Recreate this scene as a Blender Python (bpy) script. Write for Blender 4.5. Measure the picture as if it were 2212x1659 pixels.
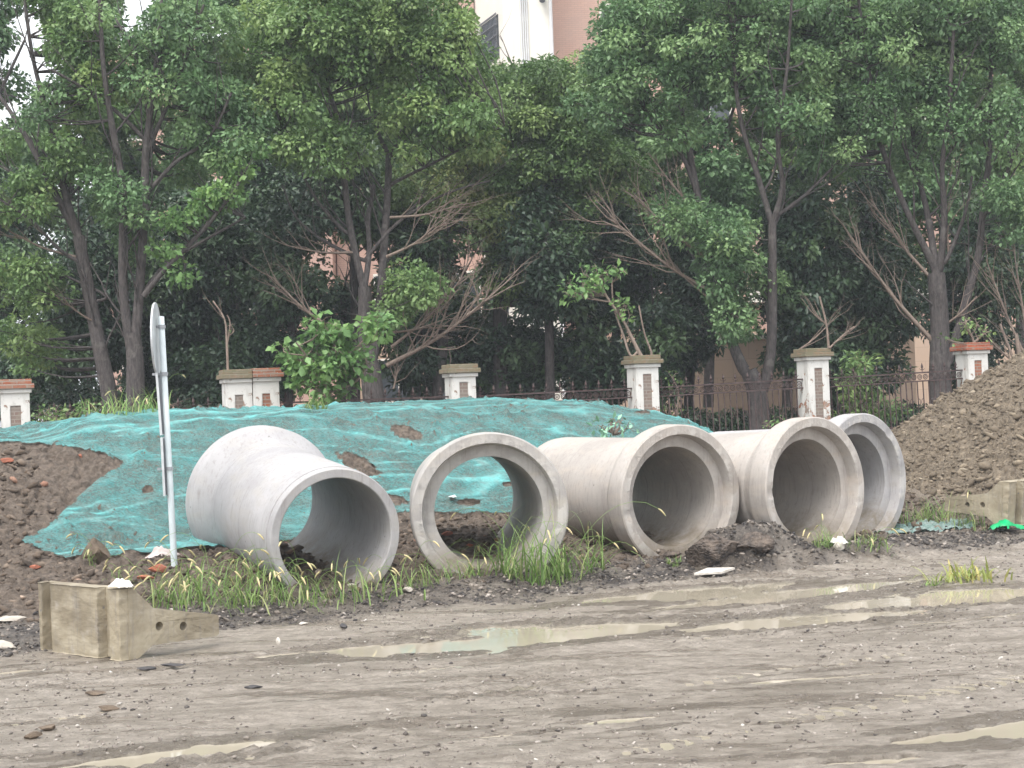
import bpy, math, random
import numpy as np
from mathutils import Vector, Matrix, Euler
for o in list(bpy.data.objects): bpy.data.objects.remove(o)
S=bpy.context.scene; COL=S.collection
random.seed(7); RNG=np.random.default_rng(11)
# ---------------- camera (units: metres; traced figures are in a 2212 x 1659 frame) ----------------
FPX=3629.0; CX,CY=1106.0,829.5; CAMH=1.9; PIT=0.0136; ROL=0.036
cam=bpy.data.cameras.new('camera'); co=bpy.data.objects.new('camera',cam); COL.objects.link(co)
cam.sensor_width=36; cam.lens=36*FPX/2212; cam.clip_start=.1; cam.clip_end=2000
co.location=(0,0,CAMH)
co.matrix_world=Matrix.Translation((0,0,CAMH))@Matrix.Rotation(math.pi/2+PIT,4,'X')@Matrix.Rotation(-ROL,4,'Z')
S.camera=co
# ---------------- sky, sun, exposure ----------------
SUN_EL,SUN_AZ=math.radians(58),math.radians(205)   # azimuth clockwise from +Y : behind the camera, a little left
W=bpy.data.worlds.new("World"); S.world=W; W.use_nodes=True
nt=W.node_tree; nt.nodes.clear()
wo=nt.nodes.new('ShaderNodeOutputWorld'); bg=nt.nodes.new('ShaderNodeBackground'); bg.inputs[1].default_value=.12
sky=nt.nodes.new('ShaderNodeTexSky'); sky.sky_type='NISHITA'; sky.sun_disc=False
sky.sun_elevation=SUN_EL; sky.sun_rotation=SUN_AZ; sky.air_density=1; sky.dust_density=6; sky.ozone_density=1
hs=nt.nodes.new('ShaderNodeHueSaturation'); hs.inputs['Saturation'].default_value=.30
tc=nt.nodes.new('ShaderNodeTexCoord'); sx=nt.nodes.new('ShaderNodeSeparateXYZ')
mr=nt.nodes.new('ShaderNodeMapRange'); mr.inputs['From Min'].default_value=-.05; mr.inputs['From Max'].default_value=1
mr.inputs['To Min'].default_value=1.05; mr.inputs['To Max'].default_value=2.7
vm=nt.nodes.new('ShaderNodeVectorMath'); vm.operation='SCALE'
nt.links.new(tc.outputs['Generated'],sx.inputs[0]); nt.links.new(sx.outputs['Z'],mr.inputs['Value'])
nt.links.new(sky.outputs[0],hs.inputs['Color']); nt.links.new(hs.outputs[0],vm.inputs[0]); nt.links.new(mr.outputs[0],vm.inputs['Scale'])
ov=nt.nodes.new('ShaderNodeMix'); ov.data_type='RGBA'; ov.inputs[0].default_value=.8; ov.inputs[7].default_value=(7.6,7.8,8.05,1)   # even cloud layer
nt.links.new(vm.outputs[0],ov.inputs[6]); nt.links.new(ov.outputs[2],bg.inputs[0]); nt.links.new(bg.outputs[0],wo.inputs[0])
sl=bpy.data.lights.new('sun','SUN'); sl.energy=1.1; sl.angle=math.radians(25); sl.color=(1,.96,.9)
so=bpy.data.objects.new('sun',sl); COL.objects.link(so)
sd=Vector((math.sin(SUN_AZ)*math.cos(SUN_EL),math.cos(SUN_AZ)*math.cos(SUN_EL),math.sin(SUN_EL)))
so.rotation_euler=sd.to_track_quat('Z','Y').to_euler(); so.location=sd*60
S.view_settings.view_transform='Standard'; S.view_settings.look='None'; S.view_settings.gamma=1
S.view_settings.exposure=1.0
# ---------------- pixel <-> world helpers ----------------
cp,sp_=math.cos(PIT),math.sin(PIT); cr,sr=math.cos(ROL),math.sin(ROL)
def ray(u,v):
    a,b=u-CX,v-CY
    ur=a*cr-b*sr; vr=a*sr+b*cr
    x,yc,zc=ur/FPX,1.0,-vr/FPX
    return np.array([x, yc*cp-zc*sp_, yc*sp_+zc*cp])
def P(u,v,Y):
    d=ray(u,v); return Vector((d[0]/d[1]*Y, Y, CAMH+d[2]/d[1]*Y))
def G(u,v,z=0.):
    d=ray(u,v); k=(z-CAMH)/d[2]; return np.array([d[0]*k,d[1]*k])
def proj(x,y,z):
    z=z-CAMH; yc=y*cp+z*sp_; zc=-y*sp_+z*cp
    a=FPX*x/yc; b=-FPX*zc/yc
    return CX+a*cr+b*sr, CY-a*sr+b*cr
# ---------------- numpy noise ----------------
def _h(i,j,s):
    i=i.astype(np.int64);j=j.astype(np.int64)
    n=(i*374761393+j*668265263+s*1442695041)&0xffffffff
    n=((n^(n>>13))*1274126177)&0xffffffff
    return ((n^(n>>16))&0xffff)/65535.0
def vn(x,y,s=0):
    i=np.floor(x);j=np.floor(y);fx=x-i;fy=y-j
    fx=fx*fx*(3-2*fx);fy=fy*fy*(3-2*fy)
    a=_h(i,j,s);b=_h(i+1,j,s);c=_h(i,j+1,s);d=_h(i+1,j+1,s)
    return a+(b-a)*fx+(c-a)*fy+(a-b-c+d)*fx*fy
def fbm(x,y,s=0,o=4):
    r=0;a=.5
    for k in range(o):
        r=r+a*vn(x,y,s+k*17); x=x*2.03+3.1;y=y*2.01+1.7;a*=.5
    return r/(1-.5**o)
def lumps(x,y,c,s=0,lo=.25,hi=.75):   # rounded clods: tallest of jittered domes, cell size c
    X=x/c;Y=y/c;i=np.floor(X);j=np.floor(Y);out=np.zeros_like(X)
    for a in(-1,0,1):
        for b in(-1,0,1):
            ii=i+a;jj=j+b
            px=ii+_h(ii,jj,s);py=jj+_h(ii,jj,s+5);r=lo+(hi-lo)*_h(ii,jj,s+9)**1.5
            d2=(X-px)**2+(Y-py)**2*(.7+.9*_h(ii,jj,s+12))
            out=np.maximum(out,np.sqrt(np.maximum(r*r-d2,0)))
    return out*c
def facets(x,y,c,s=0,tilt=1.):   # angular broken clods: tilted facets split by crevices
    X=x/c+.35*(vn(x/c*1.7,y/c*1.7,s+40)-.5);Y=y/c+.35*(vn(x/c*1.7+9,y/c*1.7,s+41)-.5);i=np.floor(X);j=np.floor(Y)
    d1=np.full(X.shape,9.);d2=d1.copy();z=np.zeros(X.shape)
    for a in(-1,0,1):
        for b in(-1,0,1):
            ii=i+a;jj=j+b;px=ii+_h(ii,jj,s);py=jj+_h(ii,jj,s+5);d=np.hypot(X-px,Y-py)
            h=_h(ii,jj,s+9)**1.3*.8+tilt*((_h(ii,jj,s+12)-.5)*(X-px)+(_h(ii,jj,s+15)-.5)*(Y-py))*1.3
            n=d<d1; d2=np.where(n,d1,np.minimum(d2,d)); z=np.where(n,h,z); d1=np.where(n,d,d1)
    return c*(z*ss(0,.22,d2-d1)-.12*(1-ss(0,.2,d2-d1)))
def ss(a,b,x):
    t=np.clip((x-a)/(b-a),0,1); return t*t*(3-2*t)
# ---------------- mesh helpers ----------------
def mesh(name,V,F,mat=None,parent=None,smooth=False,attrs=None,mats=None,mi=None):
    """V (n,3); F list of int arrays (k,3)/(k,4) or ragged list"""
    me=bpy.data.meshes.new(name); V=np.asarray(V,dtype=np.float32)
    if isinstance(F,np.ndarray): F=[F]
    if len(F) and not isinstance(F[0],np.ndarray):
        me.from_pydata([tuple(map(float,v)) for v in V],[],[tuple(f) for f in F])
    else:
        F=[np.asarray(f,dtype=np.int32) for f in F if len(f)]
        me.vertices.add(len(V)); me.vertices.foreach_set('co',V.ravel())
        L=np.concatenate([f.ravel() for f in F]); n=sum(len(f) for f in F)
        me.loops.add(len(L)); me.loops.foreach_set('vertex_index',L)
        tot=np.concatenate([np.full(len(f),f.shape[1],dtype=np.int32) for f in F])
        st=np.concatenate([[0],np.cumsum(tot)[:-1]]).astype(np.int32)
        me.polygons.add(n); me.polygons.foreach_set('loop_start',st)
    if attrs:
        for k,a in attrs.items():
            at=me.attributes.new(k,'FLOAT','POINT'); at.data.foreach_set('value',np.asarray(a,dtype=np.float32))
    me.update(calc_edges=True); me.validate()
    if smooth: me.polygons.foreach_set('use_smooth',[True]*len(me.polygons))
    for m in (mats or ([mat] if mat else [])): me.materials.append(m)
    if mi is not None: me.polygons.foreach_set('material_index',mi)
    o=bpy.data.objects.new(name,me); COL.objects.link(o)
    if parent: o.parent=parent
    return o
def thing(name,label,cat,loc=(0,0,0),rz=0,group=None,rot=None):
    o=bpy.data.objects.new(name,None); COL.objects.link(o); o.location=loc
    o.rotation_euler=rot if rot else (0,0,rz); o.empty_display_size=.2
    return tag(o,label,cat,group)
def tag(o,label=None,cat=None,group=None,kind=None):
    if label:o['label']=label
    if cat:o['category']=cat
    if group:o['group']=group
    if kind:o['kind']=kind
    return o
class MB:
    def __init__(s): s.V=[];s.F=[]
    def add(s,V,F):
        b=len(s.V); s.V+= [tuple(v) for v in V]; s.F+=[tuple(i+b for i in f) for f in F]; return s
    def box(s,x0,x1,y0,y1,z0,z1,M=None):
        v=[(x0,y0,z0),(x1,y0,z0),(x1,y1,z0),(x0,y1,z0),(x0,y0,z1),(x1,y0,z1),(x1,y1,z1),(x0,y1,z1)]
        if M: v=[tuple(M@Vector(p)) for p in v]
        return s.add(v,[(0,3,2,1),(4,5,6,7),(0,1,5,4),(1,2,6,5),(2,3,7,6),(3,0,4,7)])
    def tube(s,pts,rad,n=6,cap=True):
        V,F=tubes([(pts,rad)],n,lists=True)
        b=len(s.V); s.add(V,F)
        if cap:
            s.F.append(tuple(b+i for i in range(n))[::-1]); m=len(pts)
            s.F.append(tuple(b+(m-1)*n+i for i in range(n)))
        return s
    def lathe(s,prof,n=24,M=None):
        V=[];F=[]
        for (r,z) in prof:
            for k in range(n):
                a=2*math.pi*k/n; V.append((r*math.cos(a),r*math.sin(a),z))
        for i in range(len(prof)-1):
            for k in range(n):
                F.append((i*n+k,i*n+(k+1)%n,(i+1)*n+(k+1)%n,(i+1)*n+k))
        F.append(tuple(range(n))[::-1]); F.append(tuple((len(prof)-1)*n+k for k in range(n)))
        if M: V=[tuple(M@Vector(p)) for p in V]
        return s.add(V,F)
    def build(s,name,mat,parent=None,smooth=False,bevel=0):
        o=mesh(name,s.V,s.F,mat,parent,smooth)
        if bevel:
            m=o.modifiers.new('bevel','BEVEL'); m.width=bevel; m.segments=2; m.limit_method='ANGLE'
        return o
def tubes(lines,n=6,lists=False):
    VV=[];FF=[];b=0
    for pts,rad in lines:
        p=np.array([list(q) for q in pts],float); m=len(p)
        r=np.full(m,rad,float) if np.isscalar(rad) else np.array(rad,float)
        d=np.gradient(p,axis=0); d/=np.linalg.norm(d,axis=1)[:,None]+1e-9
        ref=np.array([[.12,1.,.07]]) if np.abs(d[:,1]).max()<.85 else np.array([[.55,.1,.83]])
        ref=np.tile(ref,(m,1))
        s=np.cross(d,ref); s/=np.linalg.norm(s,axis=1)[:,None]+1e-9; t=np.cross(d,s)
        a=np.arange(n)*2*np.pi/n
        v=p[:,None,:]+r[:,None,None]*(np.cos(a)[None,:,None]*s[:,None,:]+np.sin(a)[None,:,None]*t[:,None,:])
        VV.append(v.reshape(-1,3))
        i=np.arange(m-1)[:,None]*n; k=np.arange(n)[None,:]; k2=(k+1)%n
        FF.append(np.stack([i+k,i+n+k,i+n+k2,i+k2],-1).reshape(-1,4)+b); b+=m*n
    V=np.concatenate(VV); F=np.concatenate(FF)
    if lists: return V.tolist(),F.tolist()
    return V,F
def smoothline(pts,rad,k=4):
    p=np.array([list(q) for q in pts],float); r=np.array(rad,float); m=len(p)
    if m<3: k=max(k,4)
    t=np.arange(m); tt=np.linspace(0,m-1,(m-1)*k+1)
    if m<3: return np.stack([np.interp(tt,t,p[:,i]) for i in range(3)],1),np.interp(tt,t,r)
    out=[]
    for i in range(m-1):
        p0,p1,p2,p3=p[max(i-1,0)],p[i],p[i+1],p[min(i+2,m-1)]
        for q in range(k):
            s=q/k; out.append(.5*((2*p1)+(-p0+p2)*s+(2*p0-5*p1+4*p2-p3)*s*s+(-p0+3*p1-3*p2+p3)*s**3))
    out.append(p[-1]); return np.array(out),np.interp(tt,t,r)
# ---------------- materials ----------------
class MT:
    def __init__(s,name):
        s.m=bpy.data.materials.new(name); s.m.use_nodes=True; s.t=s.m.node_tree; s.N=s.t.nodes; s.L=s.t.links
        s.b=s.N['Principled BSDF']; s.out=s.N['Material Output']; s.co=s.N.new('ShaderNodeTexCoord').outputs['Object']; s.nrm=None
    def n(s,k,**kw):
        x=s.N.new(k)
        for a,b in kw.items(): setattr(x,a,b)
        return x
    def val(s,sock,v):
        if hasattr(v,'is_linked') or isinstance(v,bpy.types.NodeSocket): s.L.new(v,sock)
        else: sock.default_value=v if not isinstance(v,tuple) or len(v)!=3 or sock.type!='RGBA' else (*v,1)
    def map(s,scale=(1,1,1),rot=(0,0,0),src=None):
        x=s.n('ShaderNodeMapping'); s.L.new(src or s.co,x.inputs[0]); x.inputs['Scale'].default_value=scale; x.inputs['Rotation'].default_value=rot; return x.outputs[0]
    def noise(s,sc,det=4,rough=.55,vec=None,dist=0):
        x=s.n('ShaderNodeTexNoise'); s.L.new(vec or s.co,x.inputs['Vector']); x.inputs['Scale'].default_value=sc; x.inputs['Detail'].default_value=det
        x.inputs['Roughness'].default_value=rough; x.inputs['Distortion'].default_value=dist; return x.outputs[0]
    def voro(s,sc,feat='F1',vec=None,out=0,rnd=1):
        x=s.n('ShaderNodeTexVoronoi'); x.feature=feat; s.L.new(vec or s.co,x.inputs['Vector']); x.inputs['Scale'].default_value=sc; x.inputs['Randomness'].default_value=rnd; return x.outputs[out]
    def mr(s,v,a,b,c=0.,d=1.,sm=False):
        x=s.n('ShaderNodeMapRange'); 
        if sm:x.interpolation_type='SMOOTHSTEP'
        s.L.new(v,x.inputs[0]); 
        for i,q in enumerate((a,b,c,d)): x.inputs[1+i].default_value=q
        return x.outputs[0]
    def mix(s,f,a,b,mode='MIX'):
        x=s.n('ShaderNodeMix'); x.data_type='RGBA'; x.blend_type=mode
        s.val(x.inputs[0],f); s.val(x.inputs[6],a); s.val(x.inputs[7],b); return x.outputs[2]
    def math(s,op,a,b=None):
        x=s.n('ShaderNodeMath'); x.operation=op; s.val(x.inputs[0],a)
        if b is not None: s.val(x.inputs[1],b)
        return x.outputs[0]
    def attr(s,k): 
        x=s.n('ShaderNodeAttribute'); x.attribute_name=k; return x.outputs['Fac']
    def bump(s,h,st=.3,d=.01):
        x=s.n('ShaderNodeBump'); s.L.new(h,x.inputs['Height']); x.inputs['Strength'].default_value=st; x.inputs['Distance'].default_value=d
        if s.nrm is not None: s.L.new(s.nrm,x.inputs['Normal'])
        s.nrm=x.outputs[0]; return s
    def done(s,col,rough=.8,spec=.5,metal=0.):
        s.val(s.b.inputs['Base Color'],col); s.val(s.b.inputs['Roughness'],rough); s.b.inputs['Specular IOR Level'].default_value=spec; s.b.inputs['Metallic'].default_value=metal
        if s.nrm is not None: s.L.new(s.nrm,s.b.inputs['Normal'])
        return s.m
def plain(name,c1,c2,sc=8,rough=.8,bs=40,bst=.3,bd=.01,metal=0,spec=.4):
    m=MT(name); f=m.mr(m.noise(sc,5),.35,.65); m.bump(m.noise(bs,5),bst,bd); return m.done(m.mix(f,c1,c2),rough,spec,metal)

# ground: mud road, brown soil, pale clay pile, dark gravel -- weights are per-vertex attributes
RD=math.atan2(.536,.844)
def m_ground():
    m=MT('wet_mud'); al=m.map((.28,1.6,1.),(0,0,-RD)); al2=m.map((.62,1.3,1.),(0,0,-RD))
    n1=m.noise(1.6,6,.62,al); n2=m.noise(9,6,.65,al2); n3=m.noise(55,4,.6); n4=m.noise(3.,5,.6)
    road=m.mix(m.mr(n2,.33,.62),(.27,.225,.178),(.56,.49,.415)); road=m.mix(m.mr(m.noise(48,5,.75,m.map((.6,1.2,1),(0,0,-RD))),.44,.62,0,.35),road,(.18,.15,.125))
    road=m.mix(m.mr(n1,.52,.62,0,.6),road,m.mix(m.mr(n2,.35,.65),(.13,.105,.075),(.27,.22,.17)))
    gr1=m.noise(42,5,.8); gr2=m.noise(110,3,.7); road=m.mix(m.mr(gr1,.50,.66,0,.5),road,(.14,.115,.093)); road=m.mix(m.mr(gr1,.42,.30,0,.55),road,(.56,.50,.44)); road=m.mix(m.mr(gr2,.56,.7,0,.5),road,(.14,.115,.095))
    blo=m.mr(m.noise(1.1,5,.7,m.map((.5,1.,1),(0,0,-RD))),.50,.62,0,.45); road=m.mix(blo,road,m.mix(m.mr(gr1,.35,.65),(.14,.115,.085),(.26,.215,.165)))
    peb=m.voro(60,out=0); pc=m.voro(60,out=1)
    road=m.mix(m.math('MULTIPLY',m.mr(peb,.22,.12),m.mr(n3,.52,.6)),road,m.mix(.75,pc,(.30,.28,.26)))
    bl=m.mr(m.noise(30,3,.6,al2),.66,.72); road=m.mix(m.math('MULTIPLY',bl,m.mr(n4,.4,.6)),road,(.05,.045,.045))
    soil=m.mix(m.mr(m.noise(14,6,.7),.3,.7),(.060,.046,.036),(.27,.212,.165))
    pile=m.mix(m.mr(m.noise(10,6,.7),.3,.72),(.10,.078,.056),(.33,.265,.19))
    grav=m.mix(m.mr(m.noise(26,6,.75),.38,.66),(.028,.025,.026),(.15,.125,.105))
    gp=m.voro(38,out=0); gc=m.voro(38,out=1)
    gs=m.n('ShaderNodeSeparateColor'); m.L.new(gc,gs.inputs[0])
    grav=m.mix(m.math('MULTIPLY',m.mr(gp,.3,.15),m.mr(gs.outputs[0],.6,.75)),grav,(.33,.29,.25))
    c=m.mix(m.attr('soil'),road,soil); c=m.mix(m.attr('pile'),c,pile); c=m.mix(m.attr('gravel'),c,grav)
    wet=m.attr('wet'); c=m.mix(m.mr(wet,.1,.75,0,.85),c,m.mix(.6,c,(.13,.105,.075))); c=m.mix(m.mr(m.math('ADD',wet,m.mr(n3,.35,.65,-.08,.08)),.80,.96,0,.9),c,(.335,.295,.225))
    dry=m.math('MAXIMUM',m.attr('soil'),m.attr('pile'))
    r=m.mix(dry,m.mix(m.mr(n1,.46,.62),(.48,)*3,(.18,)*3),(.85,)*3); r=m.mix(m.mr(wet,.2,.9),r,(.09,)*3)
    m.bump(gr1,.7,.03).bump(m.noise(24,7,.75),1.,.05).bump(m.noise(90,4,.6),.5,.006).bump(m.math('SUBTRACT',1.,peb),.35,.006)
    return m.done(c,r,.5)
def m_conc(name,a=(.415,.395,.38),b=(.32,.302,.288),warm=(.42,.38,.33),dirt=True):
    m=MT(name); n1=m.noise(1.3,6,.6); n2=m.noise(7,6,.7); n3=m.noise(60,5,.7)
    c=m.mix(m.mr(n1,.38,.62),a,b); c=m.mix(m.mr(m.noise(2.3,4,.6,m.map((1,1,3))),.48,.68,0,.7),c,warm)
    c=m.mix(m.mr(n2,.55,.8,0,.35),c,(.52,.5,.49)); c=m.mix(m.mr(n3,.62,.72,0,.5),c,(.2,.19,.18))
    st=m.noise(5,5,.65,m.map((6,6,.5))); c=m.mix(m.mr(st,.52,.7,0,.5),c,(.22,.20,.18))
    cr=m.math('MULTIPLY',m.attr('crust'),m.mr(m.noise(7,4,.6),.46,.56)); c=m.mix(m.math('MULTIPLY',cr,.75),c,(.55,.525,.49))
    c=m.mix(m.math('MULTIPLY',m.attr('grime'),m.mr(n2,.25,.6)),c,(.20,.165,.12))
    sy=m.n('ShaderNodeSeparateXYZ'); m.L.new(m.co,sy.inputs[0]); dark=None
    for y0 in (.62,1.55,2.34):
        e=m.math('ABSOLUTE',m.math('SUBTRACT',sy.outputs[1],y0)); f=m.math('MULTIPLY',m.mr(e,.012,.004),m.mr(n2,.4,.6,0,.45)); c=m.mix(f,c,(.17,.16,.15))
    ch=m.mr(m.voro(3.4,'F1'),.05,.02); c=m.mix(ch,c,(.16,.15,.14))
    m.bump(n2,.25,.012).bump(n3,.35,.004).bump(m.noise(3,4),.3,.02); m.bump(cr,.6,.006)
    return m.done(c,m.mr(n1,.3,.7,.62,.8),.35)
M_GROUND=m_ground()
M_WATER=MT('muddy_water'); _w=M_WATER; _w.bump(_w.noise(3,2,.5,_w.map((1,1,1))),.04,.02)
M_WATER=_w.done(_w.mix(_w.mr(_w.noise(.8,3),.35,.65),(.34,.30,.23),(.42,.375,.29)),.035,.5)
M_CONC=m_conc('pipe_concrete'); M_BLOCK=m_conc('old_cast_concrete',(.37,.32,.23),(.22,.185,.13),(.44,.39,.30))
def m_net():
    m=MT('dust_netting')
    fold=m.attr('fold'); cl=m.noise(2.2,6,.7); fine=m.noise(26,5,.8,m.map((1.,2.2,1.),(0,0,.4)))
    col=m.mix(m.mr(fold,.2,.9),(.115,.39,.385),(.19,.61,.60)); col=m.mix(m.mr(m.noise(5,6,.75),.40,.66,0,.75),col,(.24,.335,.315))  # raised folds coloured lighter, their highlights are put into the colour
    m.bump(m.noise(70,3,.7,m.map((1,2.5,1),(0,0,.3))),1.,.02).bump(m.noise(9,5,.7),.6,.05)
    m.done(col,.6,.3)
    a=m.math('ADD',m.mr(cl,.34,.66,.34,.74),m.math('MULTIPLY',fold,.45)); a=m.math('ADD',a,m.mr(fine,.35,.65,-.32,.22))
    h=m.attr('hole'); a=m.math('SUBTRACT',a,m.math('MULTIPLY',h,3.))
    cl_=m.n('ShaderNodeClamp'); m.L.new(a,cl_.inputs[0])
    m.L.new(cl_.outputs[0],m.b.inputs['Alpha']); return m.m
M_NET=m_net()
def m_leaf(name,c1,c2,c3,rough=.45,tr=.3):
    m=MT(name); r=m.attr('rnd'); k=m.attr('clump')
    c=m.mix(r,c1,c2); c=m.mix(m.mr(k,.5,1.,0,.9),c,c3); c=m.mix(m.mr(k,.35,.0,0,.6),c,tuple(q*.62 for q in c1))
    m.done(c,rough,.45)
    t=m.n('ShaderNodeBsdfTranslucent'); m.L.new(m.mix(.5,c,(.10,.16,.02),'ADD') if 0 else c,t.inputs[0])
    x=m.n('ShaderNodeMixShader'); x.inputs[0].default_value=tr
    m.L.new(m.b.outputs[0],x.inputs[1]); m.L.new(t.outputs[0],x.inputs[2]); m.L.new(x.outputs[0],m.out.inputs[0]); return m.m
M_LEAF=m_leaf('mid_green_leaves',(.105,.19,.065),(.19,.31,.11),(.31,.42,.15))
M_LEAF_B=m_leaf('bluish_green_leaves',(.095,.185,.08),(.175,.30,.13),(.27,.40,.17))
M_LEAF_D=m_leaf('shaded_evergreen_leaves',(.026,.056,.034),(.065,.118,.060),(.11,.18,.075),.35,.12)  # dark evergreen green, with the shade under the crowns put into the colour
M_LEAF_Y=m_leaf('yellowish_green_leaves',(.10,.17,.06),(.17,.25,.085),(.24,.27,.09))
M_LEAF_L=m_leaf('bright_green_leaves',(.12,.24,.08),(.21,.37,.13),(.25,.40,.13),.4,.35)
M_GRASS=m_leaf('grass_blades',(.15,.27,.07),(.30,.43,.13),(.45,.42,.22),.5,.3)
M_GRASSY=m_leaf('yellowing_blades',(.30,.38,.10),(.42,.44,.14),(.50,.42,.16),.5,.3)
M_SEED=plain('seed_heads',(.45,.42,.22),(.55,.45,.25),20)
def m_bark(name,a,b,spot):
    m=MT(name); n=m.noise(9,6,.7,m.map((3,3,.7))); c=m.mix(m.mr(n,.35,.65),a,b); c=m.mix(m.mr(m.noise(4,3),.58,.68,0,.6),c,spot)
    m.bump(m.noise(14,6,.7,m.map((3,3,.6))),.8,.03); return m.done(c,.85,.25)
M_BARK=m_bark('dark_bark',(.045,.040,.040),(.125,.11,.105),(.17,.155,.145))
M_BARKP=m_bark('pale_bark',(.12,.095,.08),(.22,.18,.15),(.08,.07,.065))
M_TWIG=m_bark('dry_twigs',(.19,.145,.12),(.33,.26,.215),(.25,.21,.17))
M_IRON=plain('rusty_iron',(.045,.030,.030),(.105,.070,.066),12,.75,60,.4,.004)
def m_brick(name,a,b,mortar,sc=1.,moss=0.):
    m=MT(name); x=m.n('ShaderNodeTexBrick'); cc=m.n('ShaderNodeCombineXYZ'); sp=m.n('ShaderNodeSeparateXYZ'); m.L.new(m.co,sp.inputs[0])
    m.L.new(m.math('ADD',sp.outputs[0],sp.outputs[1]),cc.inputs[0]); m.L.new(sp.outputs[2],cc.inputs[1]); m.L.new(cc.outputs[0],x.inputs[0])
    x.inputs['Color1'].default_value=(*a,1); x.inputs['Color2'].default_value=(*b,1); x.inputs['Mortar'].default_value=(*mortar,1)
    x.inputs['Scale'].default_value=1/sc; x.inputs['Brick Width'].default_value=.24; x.inputs['Row Height'].default_value=.065; x.inputs['Mortar Size'].default_value=.008
    c=m.mix(m.mr(m.noise(9,5,.7),.45,.7,0,.7),x.outputs[0],(.30,.27,.22)); 
    if moss: c=m.mix(m.mr(m.noise(5,5,.7),.5-.2*moss,.65),c,(.17,.16,.10))
    m.bump(x.outputs[1],-.4,.006).bump(m.noise(40,4),.4,.008); return m.done(c,.9,.2)
M_BRICK=m_brick('worn_brick',(.36,.13,.07),(.27,.12,.08),(.30,.27,.24))
M_BRICKM=m_brick('mossy_brick',(.30,.17,.11),(.22,.17,.12),(.25,.23,.19),1.,.9)
M_BRICKR=m_brick('red_brick',(.42,.12,.06),(.33,.11,.07),(.30,.22,.18))
M_BRICKP=m_brick('dusty_brick',(.22,.15,.125),(.23,.195,.17),(.30,.27,.245))
def m_plaster():
    m=MT('peeling_white_plaster'); n=m.noise(6,6,.7); c=m.mix(m.mr(m.noise(3,5,.6,m.map((2,2,.6))),.5,.68,0,.75),(.68,.67,.64),(.40,.38,.35))
    sp=m.n('ShaderNodeSeparateXYZ'); m.L.new(m.co,sp.inputs[0])
    low=m.mr(sp.outputs[2],.1,1.5,.20,.03); pe=m.mr(m.math('ADD',m.noise(4.2,5,.65),low),.66,.68)
    c=m.mix(pe,c,m.mix(m.mr(n,.4,.6),(.36,.17,.10),(.32,.27,.23))); c=m.mix(m.mr(m.noise(22,5,.7),.6,.7,0,.5),c,(.25,.23,.20))
    m.bump(m.math('SUBTRACT',1.,pe),.6,.012).bump(n,.3,.01); return m.done(c,.85,.25)
M_PLAST=m_plaster()
M_METALP=plain('painted_steel',(.62,.68,.70),(.50,.56,.58),5,.45,50,.1,.002)
M_ALU=plain('aluminium_sheet',(.60,.63,.64),(.44,.46,.48),6,.5,30,.1,.002,.2)
M_ALUD=plain('dull_channel',(.36,.38,.40),(.24,.25,.27),4,.5,30,.1,.002,.2)

# ---------------- outline of the net, terrain ----------------
NP=np.array([(-160,780),(-160,950),(0,955),(130,962),(215,980),(262,1000),(222,1024),(172,1065),(125,1115),(75,1150),(38,1167),(110,1196),(180,1224),(215,1212),(390,1192),(600,1172),(830,1113),(905,1108),(1110,1108),(1230,1095),(1520,1050),(1600,1000),(1640,945),(1640,780)],float)
def polysd(u,v,Pg):
    ins=np.zeros(u.shape,bool); dm=np.full(u.shape,1e9)
    for i in range(len(Pg)):
        x1,y1=Pg[i];x2,y2=Pg[(i+1)%len(Pg)]
        c=((y1>v)!=(y2>v)); xi=(x2-x1)*(v-y1)/((y2-y1) if y2!=y1 else 1e-9)+x1; ins^=c&(u<xi)
        L2=(x2-x1)**2+(y2-y1)**2; k=np.clip(((u-x1)*(x2-x1)+(v-y1)*(y2-y1))/L2,0,1)
        dm=np.minimum(dm,np.hypot(u-x1-k*(x2-x1),v-y1-k*(y2-y1)))
    return np.where(ins,dm,-dm)

ND=np.array([-.536,.844]); TD=np.array([.844,.536]); E0=np.array([-2.6,15.6])
def tn(x,y): return (x-E0[0])*TD[0]+(y-E0[1])*TD[1],(x-E0[0])*ND[0]+(y-E0[1])*ND[1]
def xy(t,n): return E0+TD*t+ND*n
PC=(10.0,28.0)
def gp(u,v): return G(u,v,-.01)
PUD=[]   # (t0,n0,t1,n1,halfwidth,depth)
def pud(u0,v0,u1,v1,w,d=.05):
    a=gp(u0,v0);b=gp(u1,v1);ta,na=tn(*a);tb,nb=tn(*b);PUD.append((ta,na,tb,nb,w,d))
pud(820,1400,1400,1350,.50,.06); pud(1380,1288,1640,1268,.48,.06); pud(1450,1308,2000,1252,.30,.06)
pud(1540,1352,1960,1322,.42,.036); pud(1850,1304,2260,1272,.50,.045); pud(1990,1596,2300,1556,.24,.06); pud(150,1655,530,1605,.22,.06)
pud(1020,1590,1120,1580,.07,.03); pud(1730,1650,1960,1632,.09,.04); pud(-40,1455,90,1442,.12,.04); pud(1250,1560,1400,1545,.08,.03)
pud(500,1420,760,1400,.12,.02); pud(1980,1345,2240,1320,.16,.02); pud(560,1500,800,1490,.06,.015); pud(1000,1500,1300,1470,.06,.018); pud(1500,1480,1900,1450,.07,.015)
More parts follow.
